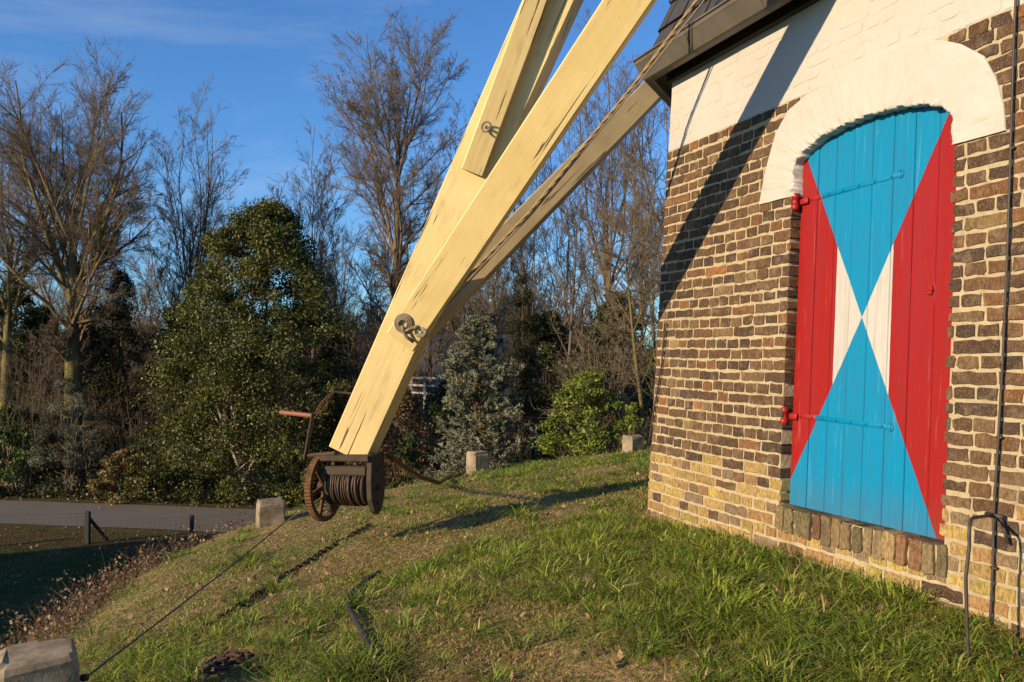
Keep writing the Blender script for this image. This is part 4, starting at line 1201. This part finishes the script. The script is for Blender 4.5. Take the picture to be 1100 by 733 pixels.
def bare_tree(name, x, D, top, label, seed, spread=1., tr=None, main=8, side=8, levels=(12, 8, 6, 3), lean=0, fork=.5, t0=.4, bark='bark', moss=None, stems=1, ang=26, sang=60, up=.14, group='bare trees beyond the road', W=80, low=.36):
    """winter tree: trunk to the fork, ascending main limbs, spreading side limbs, three or four orders of twigs"""
    lr = np.random.default_rng(seed)
    b0 = px(x, 385, D); b0[2] = 0
    H = (EYE + (385 - top) * D / F) * 1.03
    tr = tr if tr else .013 * H
    K = 12; P = np.zeros((stems, K, 3)); TH_ = H * fork
    for s_ in range(stems):
        az = 2 * math.pi * (s_ + lr.random() * .6) / stems; ln = (lean / H, lr.normal(0, .02)) if stems == 1 else (lean / H + .13 * math.cos(az), .13 * math.sin(az))
        hs = TH_ * (1 if s_ == 0 else lr.uniform(.8, 1.05))
        wob = np.cumsum(lr.normal(0, .02, (K, 2)), 0) * H * .035
        z_ = np.linspace(-.1, hs, K)
        P[s_, :, 0] = ln[0] * z_ + wob[:, 0] + (.25 * math.cos(az) if stems > 1 else 0); P[s_, :, 1] = ln[1] * z_ + wob[:, 1] + (.25 * math.sin(az) if stems > 1 else 0); P[s_, :, 2] = z_
    u = np.linspace(0, 1, K)
    Rd = np.tile(tr * (1 - .78 * u), (stems, 1)) * (1 if stems == 1 else .55); Rd[:, 0] *= 1.4; Rd[:, 1] *= 1.12
    root = tag(empty(name), label, 'tree', group); root.location = b0
    Len = np.full(stems, H * (1 - fork * .8))
    Pm, Rm, Lm = children(P, Rd, Len, main, lr, ang, .95, t0 + (1 - t0) * .35, 1., 9, up, .085, .62, .02, .0, 0)
    Ps, Rs, Ls = children(P, Rd, Len * spread, side, lr, sang, .62, t0, .95, 9, up * .5, .11, .42, .015, .01, .2)
    P1 = np.concatenate([Pm, Ps]); R1 = np.concatenate([Rm, Rs]); L1 = np.concatenate([Lm, Ls])
    # limbs reach to a rounded crown
    Wm = W * D / F; zc = H * (1 + low) / 2; rz = H * (1 - low) / 2 * .97
    cx0, cy0 = P[:, -1, 0].mean(), P[:, -1, 1].mean()
    sc_ = np.array([1 / Wm, 1 / Wm, 1 / rz]); S0 = (P1[:, 0] - np.array([cx0, cy0, zc])) * sc_; E0_ = (P1[:, -1] - P1[:, 0]) * sc_
    qa = (E0_ ** 2).sum(1); qb = 2 * (S0 * E0_).sum(1); qc = (S0 ** 2).sum(1) - 1
    k_ = (-qb + np.sqrt(np.maximum(0, qb * qb - 4 * qa * qc))) / (2 * qa)
    k_ = np.clip(k_, .25, 3) * lr.uniform(.82, 1., len(k_))
    P1 = P1[:, :1] + (P1 - P1[:, :1]) * k_[:, None, None]; L1 = L1 * k_
    n1, n2, n3, n4 = levels
    Lx = np.clip(np.linalg.norm(P1[:, -1] - P1[:, 0], axis=1) * 1.05, H * .14, H * .42)
    P2, R2, L2 = children(P1, R1, Lx, n1, lr, 42, .42 * (.6 + .4 * spread), .15, .98, 7, up * .8, .09, .60, .012, .01, .4)
    P3, R3, L3 = children(P2, R2, L2, n2, lr, 38, .44, .12, .99, 5, up * .7, .11, .62, .0070, .015, .3)
    P4, R4, L4 = children(P3, R3, L3, n3, lr, 36, .52, .12, 1., 4, up * .6, .12, .65, .0046, .02, .3)
    Vt, Ft = tubes(P, Rd, 12); v1, f1 = tubes(P1, R1, 7)
    fastmesh('trunk', np.concatenate([Vt, v1]), np.concatenate([Ft, f1 + len(Vt)]), MAT[moss if moss else bark], root, smooth=True)
    sets = [(P2, R2, 4), (P3, R3, 3), (P4, R4, 3)]
    if n4:
        P5, R5, L5 = children(P4, R4, L4, n4, lr, 34, .60, .15, 1., 3, up * .5, .10, .8, .0034, .02, .3); sets.append((P5, R5, 3))
    Vs = []; Fs = []; nn = 0
    for (p, r, k) in sets:
        v, f = tubes(p, r, k); Vs.append(v); Fs.append(f + nn); nn += len(v)
    fastmesh('crown', np.concatenate(Vs), np.concatenate(Fs), MAT['twig'], root)
    return root

def tree_copy(src, x, D, top, label, rot):
    """another tree of the same kind: copied with its parts, turned and scaled"""
    r = src.copy(); COL.objects.link(r)
    b0 = px(x, 385, D); b0[2] = 0; r.location = b0
    Hs = max(v[2] for ch in src.children for v in ch.bound_box); k = (EYE + (385 - top) * D / F) / Hs
    r.scale = (k, k, k); r.rotation_euler = (0, 0, rot); r['label'] = label
    for ch in list(src.children):
        c_ = ch.copy(); COL.objects.link(c_); c_.parent = r
    return r

T1_ = bare_tree('bare_tree', 78, 30.5, 48, 'broad bare tree with a mossy yellowish trunk above the blue grey juniper', 121, 1., .38, 11, 24, (13, 9, 7, 3), moss='mossbark', fork=.62, t0=.42, ang=26, sang=56, up=.10, W=98, low=.30)
T2_ = bare_tree('bare_tree', 4, 32, 75, 'bare tree with tangled low branches cut by the left edge', 102, 1., .27, 8, 18, (11, 8, 6, 3), moss='mossbark', fork=.58, t0=.3, sang=66, up=.06, W=85, low=.2)
T3_ = bare_tree('bare_tree', 207, 33, 100, 'slender upright bare tree right of the broad mossy one', 103, .55, .15, 8, 14, (9, 7, 6, 2), fork=.6, t0=.4, ang=16, sang=36, up=.2, W=42, low=.32)
T4_ = bare_tree('bare_tree', 178, 36, 175, 'small bare tree between the broad mossy tree and the slender upright one', 104, .8, .14, 7, 13, (9, 7, 6, 2), fork=.5, t0=.35, W=52)
T5_ = bare_tree('bare_tree', 284, 34, 142, 'thin bare sapling spiking up behind the dense evergreen crown', 105, .5, .10, 6, 12, (8, 6, 5, 2), fork=.75, t0=.4, ang=14, sang=34, up=.2, W=22)
T6_ = bare_tree('bare_tree', 336, 34, 125, 'narrow bare tree between the evergreen and the tallest bare tree', 106, .6, .14, 8, 14, (9, 7, 6, 2), fork=.6, t0=.4, ang=18, sang=40, up=.2, W=34)
T7_ = bare_tree('bare_tree', 424, 30, 16, 'tallest bare tree, round crowned, left of the cream tail beam', 131, .85, .25, 9, 28, (11, 8, 6, 3), fork=.74, t0=.40, ang=20, sang=48, up=.12, W=84, low=.36)
T8_ = bare_tree('bare_tree', 378, 38, 225, 'low bare tree behind the foot of the tallest one', 108, 1., .14, 8, 10, (10, 8, 6, 2), fork=.4, t0=.3, W=60, low=.2)
tree_copy(T6_, 530, 36, 180, 'bare tree right behind the cream tail beam', 2.1)
T9_ = bare_tree('bare_tree', 598, 33, 85, 'many stemmed bare tree seen under the rear brace', 110, .7, .17, 5, 7, (8, 6, 5, 3), stems=3, fork=.6, t0=.3, ang=20, sang=40, up=.18, W=62, low=.25)
T10 = bare_tree('bare_tree', 654, 31, 28, 'tall finely twigged bare tree between front brace and roof corner', 111, .8, .19, 8, 14, (9, 7, 5, 3), fork=.6, t0=.35, ang=20, sang=44, up=.16, W=72, low=.28)
T11 = bare_tree('bare_tree', 712, 24, 75, 'bare tree with arching olive stems half hidden behind the mill wall', 112, .8, .16, 5, 7, (8, 6, 5, 3), stems=4, fork=.62, t0=.25, ang=30, sang=45, up=.12, moss='mossbark', W=75, low=.2)
for k, (src, x, D, top, ls) in enumerate(((T4_, 48, 46, 215, 'far bare tree behind the broad mossy one'), (T8_, 132, 44, 235, 'far bare tree between two nearer bare ones at left'), (T6_, 243, 45, 200, 'far bare tree just left of the evergreen top'),
                                   (T3_, 362, 47, 225, 'far bare tree in the gap right of the evergreen'), (T8_, 462, 46, 225, 'far bare tree low behind the tail beam'), (T10, 556, 44, 180, 'far bare tree above the dark narrow conifer'), (T6_, 690, 42, 150, 'far bare tree touching the left edge of the mill wall'))):
    tree_copy(src, x, D, top, ls, .7 + k * 1.3)

def shrub_bare(x, D, top, wpx, label, seed, mat='twig', base_z=0, nst=40):
    lr = np.random.default_rng(seed); b0 = px(x, 385, D); H = EYE + (385 - top) * D / F
    root = tag(empty('bare_shrub'), label, 'shrub')
    W_ = wpx * D / F / 2
    S_ = np.zeros((nst, 7, 3)); az = lr.uniform(0, 2 * math.pi, nst); rr_ = W_ * np.sqrt(lr.random(nst))
    for k in range(7):
        u = k / 6; S_[:, k, 0] = b0[0] + rr_ * np.cos(az) * (.35 + .65 * u) + lr.normal(0, .06, nst); S_[:, k, 1] = b0[1] + rr_ * np.sin(az) * (.35 + .65 * u) + lr.normal(0, .06, nst); S_[:, k, 2] = u * H * (.65 + .35 * vnoise(az * 2, rr_, 3))
    Rd = np.tile(np.linspace(.02, .006, 7), (nst, 1)); L = np.full(nst, H)
    v, f = tubes(S_, Rd, 4); fastmesh('stems', v, f, MAT['bark'], root)
    P2, R2, L2 = children(S_, Rd, L, 12, lr, 50, .30, .2, 1, 5, .05, .18, .6, .005)
    P3, R3, L3 = children(P2, R2, L2, 6, lr, 45, .5, .2, 1, 4, .03, .18, .7, .004)
    v2, f2 = tubes(P2, R2, 3); v3, f3 = tubes(P3, R3, 3)
    fastmesh('crown', np.concatenate([v2, v3]), np.concatenate([f2, f3 + len(v2)]), MAT[mat], root)
shrub_bare(25, 29.5, 345, 110, 'tangle of bare brown twigs at the left edge above the green laurel', 201, nst=22)
shrub_bare(648, 23, 335, 90, 'bare twiggy shrub arching over the yellow green laurel', 202, nst=20)
shrub_bare(392, 30, 330, 80, 'bare brown brush behind the crank and pole foot', 203)
shrub_bare(150, 30, 400, 90, 'bare brown twigs hanging between the juniper and the dense evergreen', 204, nst=18)
shrub_bare(500, 33, 350, 120, 'dense bare brush behind the blue spruce', 205)
shrub_bare(90, 33, 390, 120, 'dark thicket of bare twigs behind the mossy tree trunk', 206, nst=30)
shrub_bare(352, 36, 330, 110, 'bare brush far behind the crank, right of the dense evergreen', 207, nst=60)
shrub_bare(580, 36, 330, 130, 'bare brush behind the narrow dark conifer', 208, nst=30)

def leafy(name, x, D, ytop, ybot, wpx, label, seed, cols, n=9000, size=.10, clumps=90, shape='egg', stem='conbark', nstem=4, base_y=None, depth=1., mat='leaf', cat='shrub', csz=.14, asp=.55, up=.0, stemr=.05):
    """evergreen built of leaf clumps carried by stems"""
    lr = np.random.default_rng(seed)
    c = px(x, 385, D); zt = EYE + (385 - ytop) * D / F; zb = max(.0, EYE + (385 - ybot) * D / F); W_ = wpx * D / F / 2
    root = tag(empty(name), label, cat)
    H = zt - zb
    # clump centres
    u = lr.random(clumps * 3) ** .85; az = lr.uniform(0, 2 * math.pi, clumps * 3)
    if shape == 'egg': prof = np.sin(np.pi * np.clip(u * .80 + .16, 0, 1)) ** .7 * (1.12 - .42 * u)
    elif shape == 'cone': prof = (1 - u) ** .8 * .98 + .03
    elif shape == 'col': prof = np.minimum(1, (1 - u) * 3.2 + .05) ** .7 * (1 - .35 * u)
    elif shape == 'holly': prof = np.minimum(1, 1.26 * (1 - u) ** .49)
    else: prof = np.sqrt(np.clip(1 - (u * 1.0) ** 2, 0, 1)) * .95 + .05
    lump = (.62 + .66 * vnoise(np.cos(az) * 1.6 + seed, np.sin(az) * 1.6 + u * 4.2, seed)) if shape == 'holly' else .76 + .44 * vnoise(az * 1.4 + seed, u * 5, seed)
    rr_ = W_ * prof * lump * (lr.random(clumps * 3) ** .38)
    cc = np.stack([c[0] + rr_ * np.cos(az) + (.75 * u if shape == 'holly' else 0), c[1] + rr_ * np.sin(az) * depth, zb + H * (.02 + .96 * u)], 1)
    sel = lr.permutation(len(cc))[:clumps]; cc = cc[sel]; us = u[sel]
    cz = csz * min(W_ * 2, H)
    cs = cz * lr.uniform(.5, 1.25, clumps) * (.55 + .45 * (1 - us))
    per = lr.integers(0, clumps, n)
    off = lr.normal(0, 1, (n, 3)); off /= np.linalg.norm(off, axis=1)[:, None]; off *= (lr.random(n) ** .45)[:, None]
    P = cc[per] + off * cs[per][:, None] * np.array([1, 1, .72])
    P[:, 2] = np.maximum(P[:, 2], .03)
    tone = lr.uniform(.65, 1.35, clumps)[per][:, None]
    C = pal(n, cols, lr, .3) * tone
    v, f, cl = quads(P, size, C, lr, up, asp)
    fastmesh('crown', v, f, MAT[mat], root, cl)
    # stems to clumps
    K = 5; ns = min(clumps, 40); tgt = cc[lr.permutation(clumps)[:ns]]
    b_ = np.zeros((ns, 3)); b_[:, 0] = c[0] + lr.normal(0, .10 * W_, ns); b_[:, 1] = c[1] + lr.normal(0, .1 * W_, ns); b_[:, 2] = np.clip(tgt[:, 2] * lr.uniform(.2, .75, ns), 0, None)
    w_ = np.linspace(0, 1, K)[None, :, None]
    SP = b_[:, None] * (1 - w_) + tgt[:, None] * w_; SP[:, 1:-1] += lr.normal(0, .04 * W_, (ns, K - 2, 3))
    tk = np.zeros((nstem, K + 2, 3))
    for s_ in range(nstem):
        bx = lr.normal(0, .16 * W_, 2) if nstem > 1 else np.zeros(2); tx = lr.normal(0, .3 * W_, 2) if nstem > 1 else np.zeros(2)
        for k in range(K + 2):
            q = k / (K + 1); tk[s_, k] = (c[0] + bx[0] * (1 - q) + tx[0] * q, c[1] + bx[1] * (1 - q) + tx[1] * q, -.05 + (zb + H * (.97 if nstem == 1 else .38)) * q)
    v1, f1 = tubes(tk, np.tile(np.linspace(stemr, stemr * .2, K + 2), (nstem, 1)), 7)
    v2, f2 = tubes(SP, np.tile(np.linspace(stemr * .45, .006, K), (ns, 1)), 4)
    fastmesh('trunk', np.concatenate([v1, v2]), np.concatenate([f1, f2 + len(v1)]), MAT[stem], root, smooth=True)
    return root
HOL = [(.065, .080, .015), (.095, .112, .02), (.145, .155, .028), (.20, .195, .04), (.048, .058, .014)]
DRK = [(.038, .052, .016), (.058, .076, .02), (.085, .098, .03)]
LAU = [(.13, .19, .02), (.20, .26, .03), (.27, .31, .045), (.09, .14, .018)]
BLU = [(.25, .265, .17), (.32, .33, .22), (.18, .20, .13), (.39, .39, .27)]
leafy('holly_tree', 262, 29.5, 216, 540, 214, 'large dense dark green evergreen tree with pale stems at its foot', 301, HOL, 150000, .095, 480, 'holly', 'palebark', 6, cat='tree', csz=.125, stemr=.085)
leafy('laurel_bush', 14, 29.2, 438, 550, 85, 'dark green laurel bush at the left edge of the far roadside', 302, [(.07, .12, .02), (.11, .17, .03), (.04, .075, .016)], 12000, .12, 70, 'dome', 'palebark', 4, csz=.2)
leafy('juniper', 76, 29, 405, 540, 76, 'blue grey juniper bush in front of the mossy tree trunk', 303, [(.17, .18, .12), (.24, .245, .165), (.12, .125, .085)], 18000, .09, 80, 'egg', 'bark', 6, mat='needle', csz=.16, asp=.25)
leafy('autumn_shrub', 136, 28.4, 484, 548, 76, 'low olive and rust coloured shrub between juniper and dense evergreen', 304, [(.20, .18, .055), (.28, .14, .055), (.14, .15, .04), (.32, .22, .085)], 9000, .085, 60, 'dome', csz=.2)
leafy('conifer', 128, 31, 285, 545, 74, 'dark conifer in the gap behind the low rust coloured shrub', 305, [(.022, .032, .012), (.035, .045, .016), (.07, .045, .022)], 16000, .12, 130, 'col', nstem=1, mat='needle', cat='tree', csz=.22, asp=.3)
leafy('conifer', 12, 35, 300, 545, 110, 'dark evergreen mass behind the bare tree cut by the left edge', 320, DRK, 14000, .15, 110, 'egg', nstem=2, cat='tree', csz=.2)
leafy('conifer', 95, 34.5, 345, 545, 100, 'dark evergreen behind the mossy trunk, above the juniper', 321, DRK, 14000, .15, 110, 'egg', nstem=2, cat='tree', csz=.2)
leafy('conifer', 42, 33.5, 330, 545, 90, 'dark evergreen filling the shade behind the far left branches', 306, DRK, 13000, .14, 100, 'egg', nstem=2, cat='tree', csz=.2)
leafy('conifer', 190, 32, 330, 545, 80, 'dark evergreen showing at the left flank of the big dense one', 307, DRK, 12000, .14, 90, 'egg', nstem=2, cat='tree', csz=.2)
leafy('evergreen_shrub', 322, 27.3, 482, 550, 66, 'dull green shrub behind the winch wheel', 308, HOL, 8000, .09, 60, 'dome', csz=.2)
leafy('evergreen_shrub', 365, 30, 355, 545, 70, 'dark evergreen shrub right of the big dense evergreen, behind the crank', 309, DRK, 12000, .12, 80, 'egg', csz=.2)
leafy('rust_hedge', 425, 27, 418, 545, 95, 'rusty brown hedge between the pole foot and the blue spruce', 310, [(.14, .085, .04), (.20, .11, .055), (.085, .075, .03), (.075, .055, .03)], 16000, .09, 110, 'dome', csz=.2)
leafy('green_shrub', 438, 19.5, 462, 600, 50, 'low yellow green shrub behind the sagging chain', 311, [(.05, .075, .014), (.10, .13, .02), (.03, .045, .012)], 6000, .075, 50, 'dome', csz=.22)
leafy('narrow_conifer', 562, 26, 292, 560, 56, 'narrow dark conifer with brown patches right of the blue spruce', 312, [(.028, .036, .014), (.045, .052, .02), (.09, .055, .025), (.02, .026, .012)], 20000, .085, 170, 'col', nstem=1, mat='needle', cat='tree', csz=.26, asp=.28)
leafy('laurel_bush', 630, 22, 400, 540, 110, 'bright yellow green laurel bush left of the mill wall', 313, LAU, 15000, .085, 120, 'dome', 'conbark', 5, csz=.15)
leafy('laurel_bush', 680, 19, 428, 530, 38, 'small bright green laurel right above the block beside the mill wall', 314, LAU, 3500, .075, 40, 'egg', 'conbark', 3, csz=.2)
leafy('dark_evergreen', 662, 30, 312, 545, 120, 'dark evergreen tree in shade above the yellow green laurel', 315, DRK, 18000, .13, 130, 'egg', nstem=3, cat='tree', csz=.18)
leafy('dark_evergreen', 590, 33, 335, 545, 90, 'dark evergreen between the narrow conifer and the yellow green laurel', 316, DRK, 13000, .14, 100, 'egg', nstem=2, cat='tree', csz=.2)
leafy('evergreen_shrub', 498, 31, 405, 545, 110, 'dark shrub in shade behind the blue spruce', 317, DRK, 11000, .13, 90, 'dome', csz=.2)
leafy('evergreen_shrub', 712, 28, 370, 545, 90, 'dark shrub against the left edge of the mill wall', 318, DRK, 10000, .13, 90, 'dome', csz=.2)

def spruce(x, D, ytop, wpx, label, seed, cols, ybase=590):
    lr = np.random.default_rng(seed); c = px(x, 385, D); zt = EYE + (385 - ytop) * D / F; W_ = wpx * D / F / 2
    root = tag(empty('blue_spruce'), label, 'tree')
    nb = 330; u = lr.random(nb) ** .8; az = lr.uniform(0, 2 * math.pi, nb)
    z0 = zt * (.06 + .92 * u); L = W_ * (1.08 * (1 - u) ** .55 + .05) * lr.uniform(.62, 1.2, nb) * (.75 + .5 * vnoise(az * 1.2, u * 4, 8))
    K = 6; w_ = np.linspace(0, 1, K)
    P = np.zeros((nb, K, 3))
    P[:, :, 0] = c[0] + np.cos(az)[:, None] * L[:, None] * w_; P[:, :, 1] = c[1] + np.sin(az)[:, None] * L[:, None] * w_
    P[:, :, 2] = z0[:, None] + L[:, None] * (-.25 * w_ + .32 * w_ ** 2 + .1)
    P2, R2, L2 = children(P, np.full((nb, K), .012), L, 6, lr, 45, .38, .35, 1., 4, .06, .1, .6, .004)
    tk = np.array([[(c[0], c[1], zt * q) for q in np.linspace(-.02, 1, 8)]])
    v1, f1 = tubes(tk, np.linspace(.11, .012, 8)[None], 8); v2, f2 = tubes(P, np.tile(np.linspace(.014, .004, K), (nb, 1)), 4)
    fastmesh('trunk', np.concatenate([v1, v2]), np.concatenate([f1, f2 + len(v1)]), MAT['conbark'], root, smooth=True)
    n = 80000; bi = lr.integers(0, len(P2), n); t = lr.random(n) * 2.999; i0 = t.astype(int); fr = (t - i0)[:, None]
    q = P2[bi, i0] * (1 - fr) + P2[bi, i0 + 1] * fr
    ax = P2[bi, i0 + 1] - P2[bi, i0]; ax /= np.linalg.norm(ax, axis=1)[:, None]
    d = ax * .8 + lr.normal(0, .6, (n, 3)); d[:, 2] += .2; d /= np.linalg.norm(d, axis=1)[:, None]
    s_ = np.cross(d, lr.normal(0, 1, (n, 3))); s_ /= np.linalg.norm(s_, axis=1)[:, None]
    l_ = lr.uniform(.05, .11, n)[:, None]; wd = .013
    V = np.stack([q - s_ * wd, q + s_ * wd, q + d * l_ + s_ * wd * .5, q + d * l_ - s_ * wd * .5], 1).reshape(-1, 3)
    k = np.arange(n) * 4
    tone = lr.uniform(.65, 1.3, len(P2))[bi][:, None]
    fastmesh('needles', V, np.stack([k, k + 1, k + 2, k + 3], 1), MAT['needle'], root, np.repeat(pal(n, cols, lr, .2) * tone, 4, 0))
spruce(512, 24, 338, 108, 'blue grey spruce behind the block with the chain', 401, BLU)

# far wood behind everything, one mass
lr = np.random.default_rng(77); nst = 3400
az = np.radians(lr.uniform(-44, 46, nst)); Dd = lr.uniform(56, 78, nst)
hh = (4.5 + 5.5 * vnoise(az * 14, az * 0 + 2, 5)) * lr.uniform(.6, 1.1, nst)
q0 = np.stack([Dd * np.sin(az), Dd * np.cos(az), np.zeros(nst)], 1)
wood = np.zeros((nst, 6, 3))
for k in range(6): wood[:, k] = q0 + np.stack([lr.normal(0, .12 * k, nst), lr.normal(0, .12 * k, nst), hh * k / 5], 1)
P2, R2, L2 = children(wood, np.full((nst, 6), .05), hh, 9, lr, 45, .4, .15, 1., 4, .1, .15, .5, .02)
P3, R3, L3 = children(P2, R2, L2, 4, lr, 45, .5, .2, 1., 3, .08, .15, .6, .014)
Vs = []; Fs = []; nn = 0
for (p, r, k) in ((wood, np.tile(np.linspace(.10, .02, 6), (nst, 1)), 4), (P2, R2, 3), (P3, R3, 3)):
    v, f = tubes(p, r, k); Vs.append(v); Fs.append(f + nn); nn += len(v)
n = 60000; bi = lr.integers(0, nst, n); tt_ = lr.random(n) ** 1.3
LP = q0[bi] + np.stack([lr.normal(0, .9, n), lr.normal(0, .9, n), hh[bi] * .62 * tt_], 1)
lv, lf, lc = quads(LP, .30, pal(n, [(.05, .055, .022), (.08, .065, .035), (.06, .045, .028), (.04, .05, .02)], lr), lr, 0, .7)
VV = np.concatenate(Vs); cw = np.tile(np.array([[.13, .09, .065]]), (len(VV), 1))
o = fastmesh('far_woods', np.concatenate([VV, lv]), np.concatenate(Fs + [lf + len(VV)]), MAT['needle'], None, np.concatenate([cw, lc]))
tag(o, 'far brown and green wood closing the view behind the trees', 'woods', kind='stuff')

# ------------------------------------------------------------------ far house and fence
def simple_house(name, c, hw, hd, hwall, hroof, yaw, wallm, roofm, label, nwin=3):
    root = tag(empty(name), label, 'house')
    cx, cy = c; ca, sa = math.cos(yaw), math.sin(yaw)
    X_ = np.array([ca, sa, 0]); Y_ = np.array([-sa, ca, 0]); Z_ = np.array([0, 0, 1.]); o = np.array([cx, cy, 0.])
    m = MB(); m.box(o + Z_ * hwall / 2, X_ * hw, Y_ * hd, Z_ * hwall / 2)
    V = [o + X_ * hw * a + Y_ * hd * b_ + Z_ * hwall for a in (-1, 1) for b_ in (-1, 1)] + [o + X_ * hw * a + Z_ * (hwall + hroof) for a in (-1, 1)]
    m.add(V, [(0, 1, 4), (2, 5, 3)]); m.build('wall', wallm, root)
    m = MB()
    for b_ in (-1, 1):
        A_ = o + Z_ * (hwall + hroof + .1); E_ = o + Y_ * (hd + .35) * b_ + Z_ * (hwall - .2)
        mid = (A_ + E_) / 2; ax = (E_ - A_) / 2; m.box(mid, ax, X_ * (hw + .3), norm(np.cross(ax, X_)) * .08)
    r_ = m.build('roof', roofm, root)
    m = MB(); m.box(o + X_ * hw * .5 + Z_ * (hwall + hroof + .2), X_ * .3, Y_ * .3, Z_ * .8); m.build('chimney', wallm, r_)
    for k in range(nwin):
        m = MB(); p = o - Y_ * (hd + .02) + X_ * hw * (-.65 + 1.3 * k / max(1, nwin - 1)) + Z_ * 1.5
        for a in (-1, 0, 1): m.box(p + X_ * .55 * a, X_ * .05, Y_ * .04, Z_ * .65)
        for a in (-1, 1): m.box(p + Z_ * .62 * a, X_ * .5, Y_ * .035, Z_ * .05)
        w_ = m.build('window', MAT['white'], root)
        m = MB(); m.box(p + Y_ * .005, X_ * .54, Y_ * .01, Z_ * .61); m.build('pane', m_glass, w_)
m_glass = m_plain('window_glass', (.03, .04, .05), .08, 0, .8, .1, 2, (.04, .05, .06), 0)
m_hw = m_plain('house_brick', (.28, .15, .09), .9, 0, .1, .3, 6, (.2, .1, .06), .3)
m_hr = m_plain('roof_tile', (.12, .11, .105), .8, 0, .2, .3, 4, (.08, .07, .065), .4)
c = px(466, 385, 50)
simple_house('house', (c[0], c[1]), 5.5, 4, 2.7, 3.0, .35, m_hw, m_hr, 'grey roofed house glimpsed far off between pole and blue spruce')
# unseen house added off to the left, sized to cast shade over the field
simple_house('house', (-31.0, -1.0), 6.5, 4.4, 5.6, 4.3, R(-72), m_hw, m_hr, 'unseen brick house added beyond the left edge to shade the field')
fn = tag(empty('white_fence'), 'white rail fence far away between the pole and the blue spruce', 'fence')
pw = m_plain('white_paint', (.30, .30, .29), .6, 0, .3, .2, 5, (.3, .3, .29), .1)
A_ = px(428, 405, 46); B_ = px(486, 405, 43); A_[2] = B_[2] = 0; hF = EYE - (404 - 385) * 44.5 / F
for k in range(5):
    p = A_ + (B_ - A_) * k / 4; m = MB(); m.box(p + np.array([0, 0, hF / 2]), np.array([0, 0, hF / 2]), (.06, 0, 0), (0, .06, 0)); m.build('post', pw, fn)
for q in range(3):
    z_ = hF - .1 - q * .38; m = MB(); v_ = B_ - A_; m.box((A_ + B_) / 2 + np.array([0, -.08, z_]), v_ / 2, (0, .02, 0), (0, 0, .05)); m.build('rail', pw, fn)

# put every empty at the base of its thing
def rebase(root, loc):
    loc = Vector([float(v) for v in loc]); root.location = loc; mt = Matrix.Translation(-loc); seen = set()
    def walk(o):
        for ch in o.children:
            if ch.data is not None and ch.data.name not in seen: seen.add(ch.data.name); ch.data.transform(mt)
            walk(ch)
    walk(root)
bpy.context.view_layer.update()
for o in list(scn.objects):
    if o.type == 'EMPTY' and o.parent is None and o.location.length < 1e-6 and o.children:
        pts = [Vector(c_) for ch in o.children for c_ in ch.bound_box]
        lo = Vector([min(p[i] for p in pts) for i in range(3)]); hi = Vector([max(p[i] for p in pts) for i in range(3)])
        rebase(o, ((lo.x + hi.x) / 2, (lo.y + hi.y) / 2, lo.z))

# ------------------------------------------------------------------ light, sky, camera
ELEV = R(17.5); LD = norm([.83, .56])
sun = bpy.data.lights.new('sun', 'SUN'); sun.energy = 5.0; sun.angle = R(.53); sun.color = (1, .75, .46)
so_ = bpy.data.objects.new('sun', sun); COL.objects.link(so_)
dv = Vector((LD[0] * math.cos(ELEV), LD[1] * math.cos(ELEV), -math.sin(ELEV)))
so_.rotation_euler = dv.to_track_quat('-Z', 'Y').to_euler()
w = bpy.data.worlds.new('World'); scn.world = w; w.use_nodes = True
nt = w.node_tree; bg = nt.nodes['Background']
sky = nt.nodes.new('ShaderNodeTexSky'); sky.sky_type = 'NISHITA'; sky.sun_disc = False
sky.sun_elevation = ELEV; sky.sun_rotation = math.atan2(-LD[0], -LD[1]) ; sky.altitude = 0; sky.air_density = 1.0; sky.dust_density = .3; sky.ozone_density = 3.0
mx = nt.nodes.new('ShaderNodeMix'); mx.data_type = 'RGBA'; mx.blend_type = 'MULTIPLY'; mx.inputs[0].default_value = 1.
nt.links.new(sky.outputs[0], mx.inputs[6]); mx.inputs[7].default_value = (.56, .92, 1.30, 1)
tc = nt.nodes.new('ShaderNodeTexCoord'); mp = nt.nodes.new('ShaderNodeMapping'); mp.inputs['Scale'].default_value = (1.6, 2.2, 7.5); mp.inputs['Rotation'].default_value = (.25, .12, .3)
nz = nt.nodes.new('ShaderNodeTexNoise'); nz.inputs['Scale'].default_value = 1.5; nz.inputs['Detail'].default_value = 7; nz.inputs['Roughness'].default_value = .6; nz.inputs['Distortion'].default_value = .8
rp = nt.nodes.new('ShaderNodeValToRGB'); rp.color_ramp.elements[0].position = .46; rp.color_ramp.elements[1].position = .85; rp.color_ramp.elements[1].color = (.30, .30, .30, 1)
nt.links.new(tc.outputs['Generated'], mp.inputs['Vector']); nt.links.new(mp.outputs[0], nz.inputs['Vector']); nt.links.new(nz.outputs['Fac'], rp.inputs['Fac'])
m2 = nt.nodes.new('ShaderNodeMix'); m2.data_type = 'RGBA'; nt.links.new(rp.outputs['Color'], m2.inputs[0]); nt.links.new(mx.outputs[2], m2.inputs[6]); m2.inputs[7].default_value = (4.6, 5.0, 5.6, 1)
nt.links.new(m2.outputs[2], bg.inputs[0]); bg.inputs[1].default_value = .10

cam = bpy.data.cameras.new('camera'); co = bpy.data.objects.new('camera', cam); COL.objects.link(co)
cam.sensor_width = 36; cam.lens = F / 1100 * 36; cam.clip_end = 5000; cam.clip_start = .05
co.location = (0, 0, EYE); co.rotation_euler = (R(90) + PITCH, 0, 0)
scn.camera = co
vs = scn.view_settings; vs.view_transform = 'Standard'; vs.look = 'None'; vs.exposure = .54; vs.gamma = 1; vs.use_curve_mapping = False
scn.cycles.max_bounces = 6; scn.cycles.transparent_max_bounces = 4
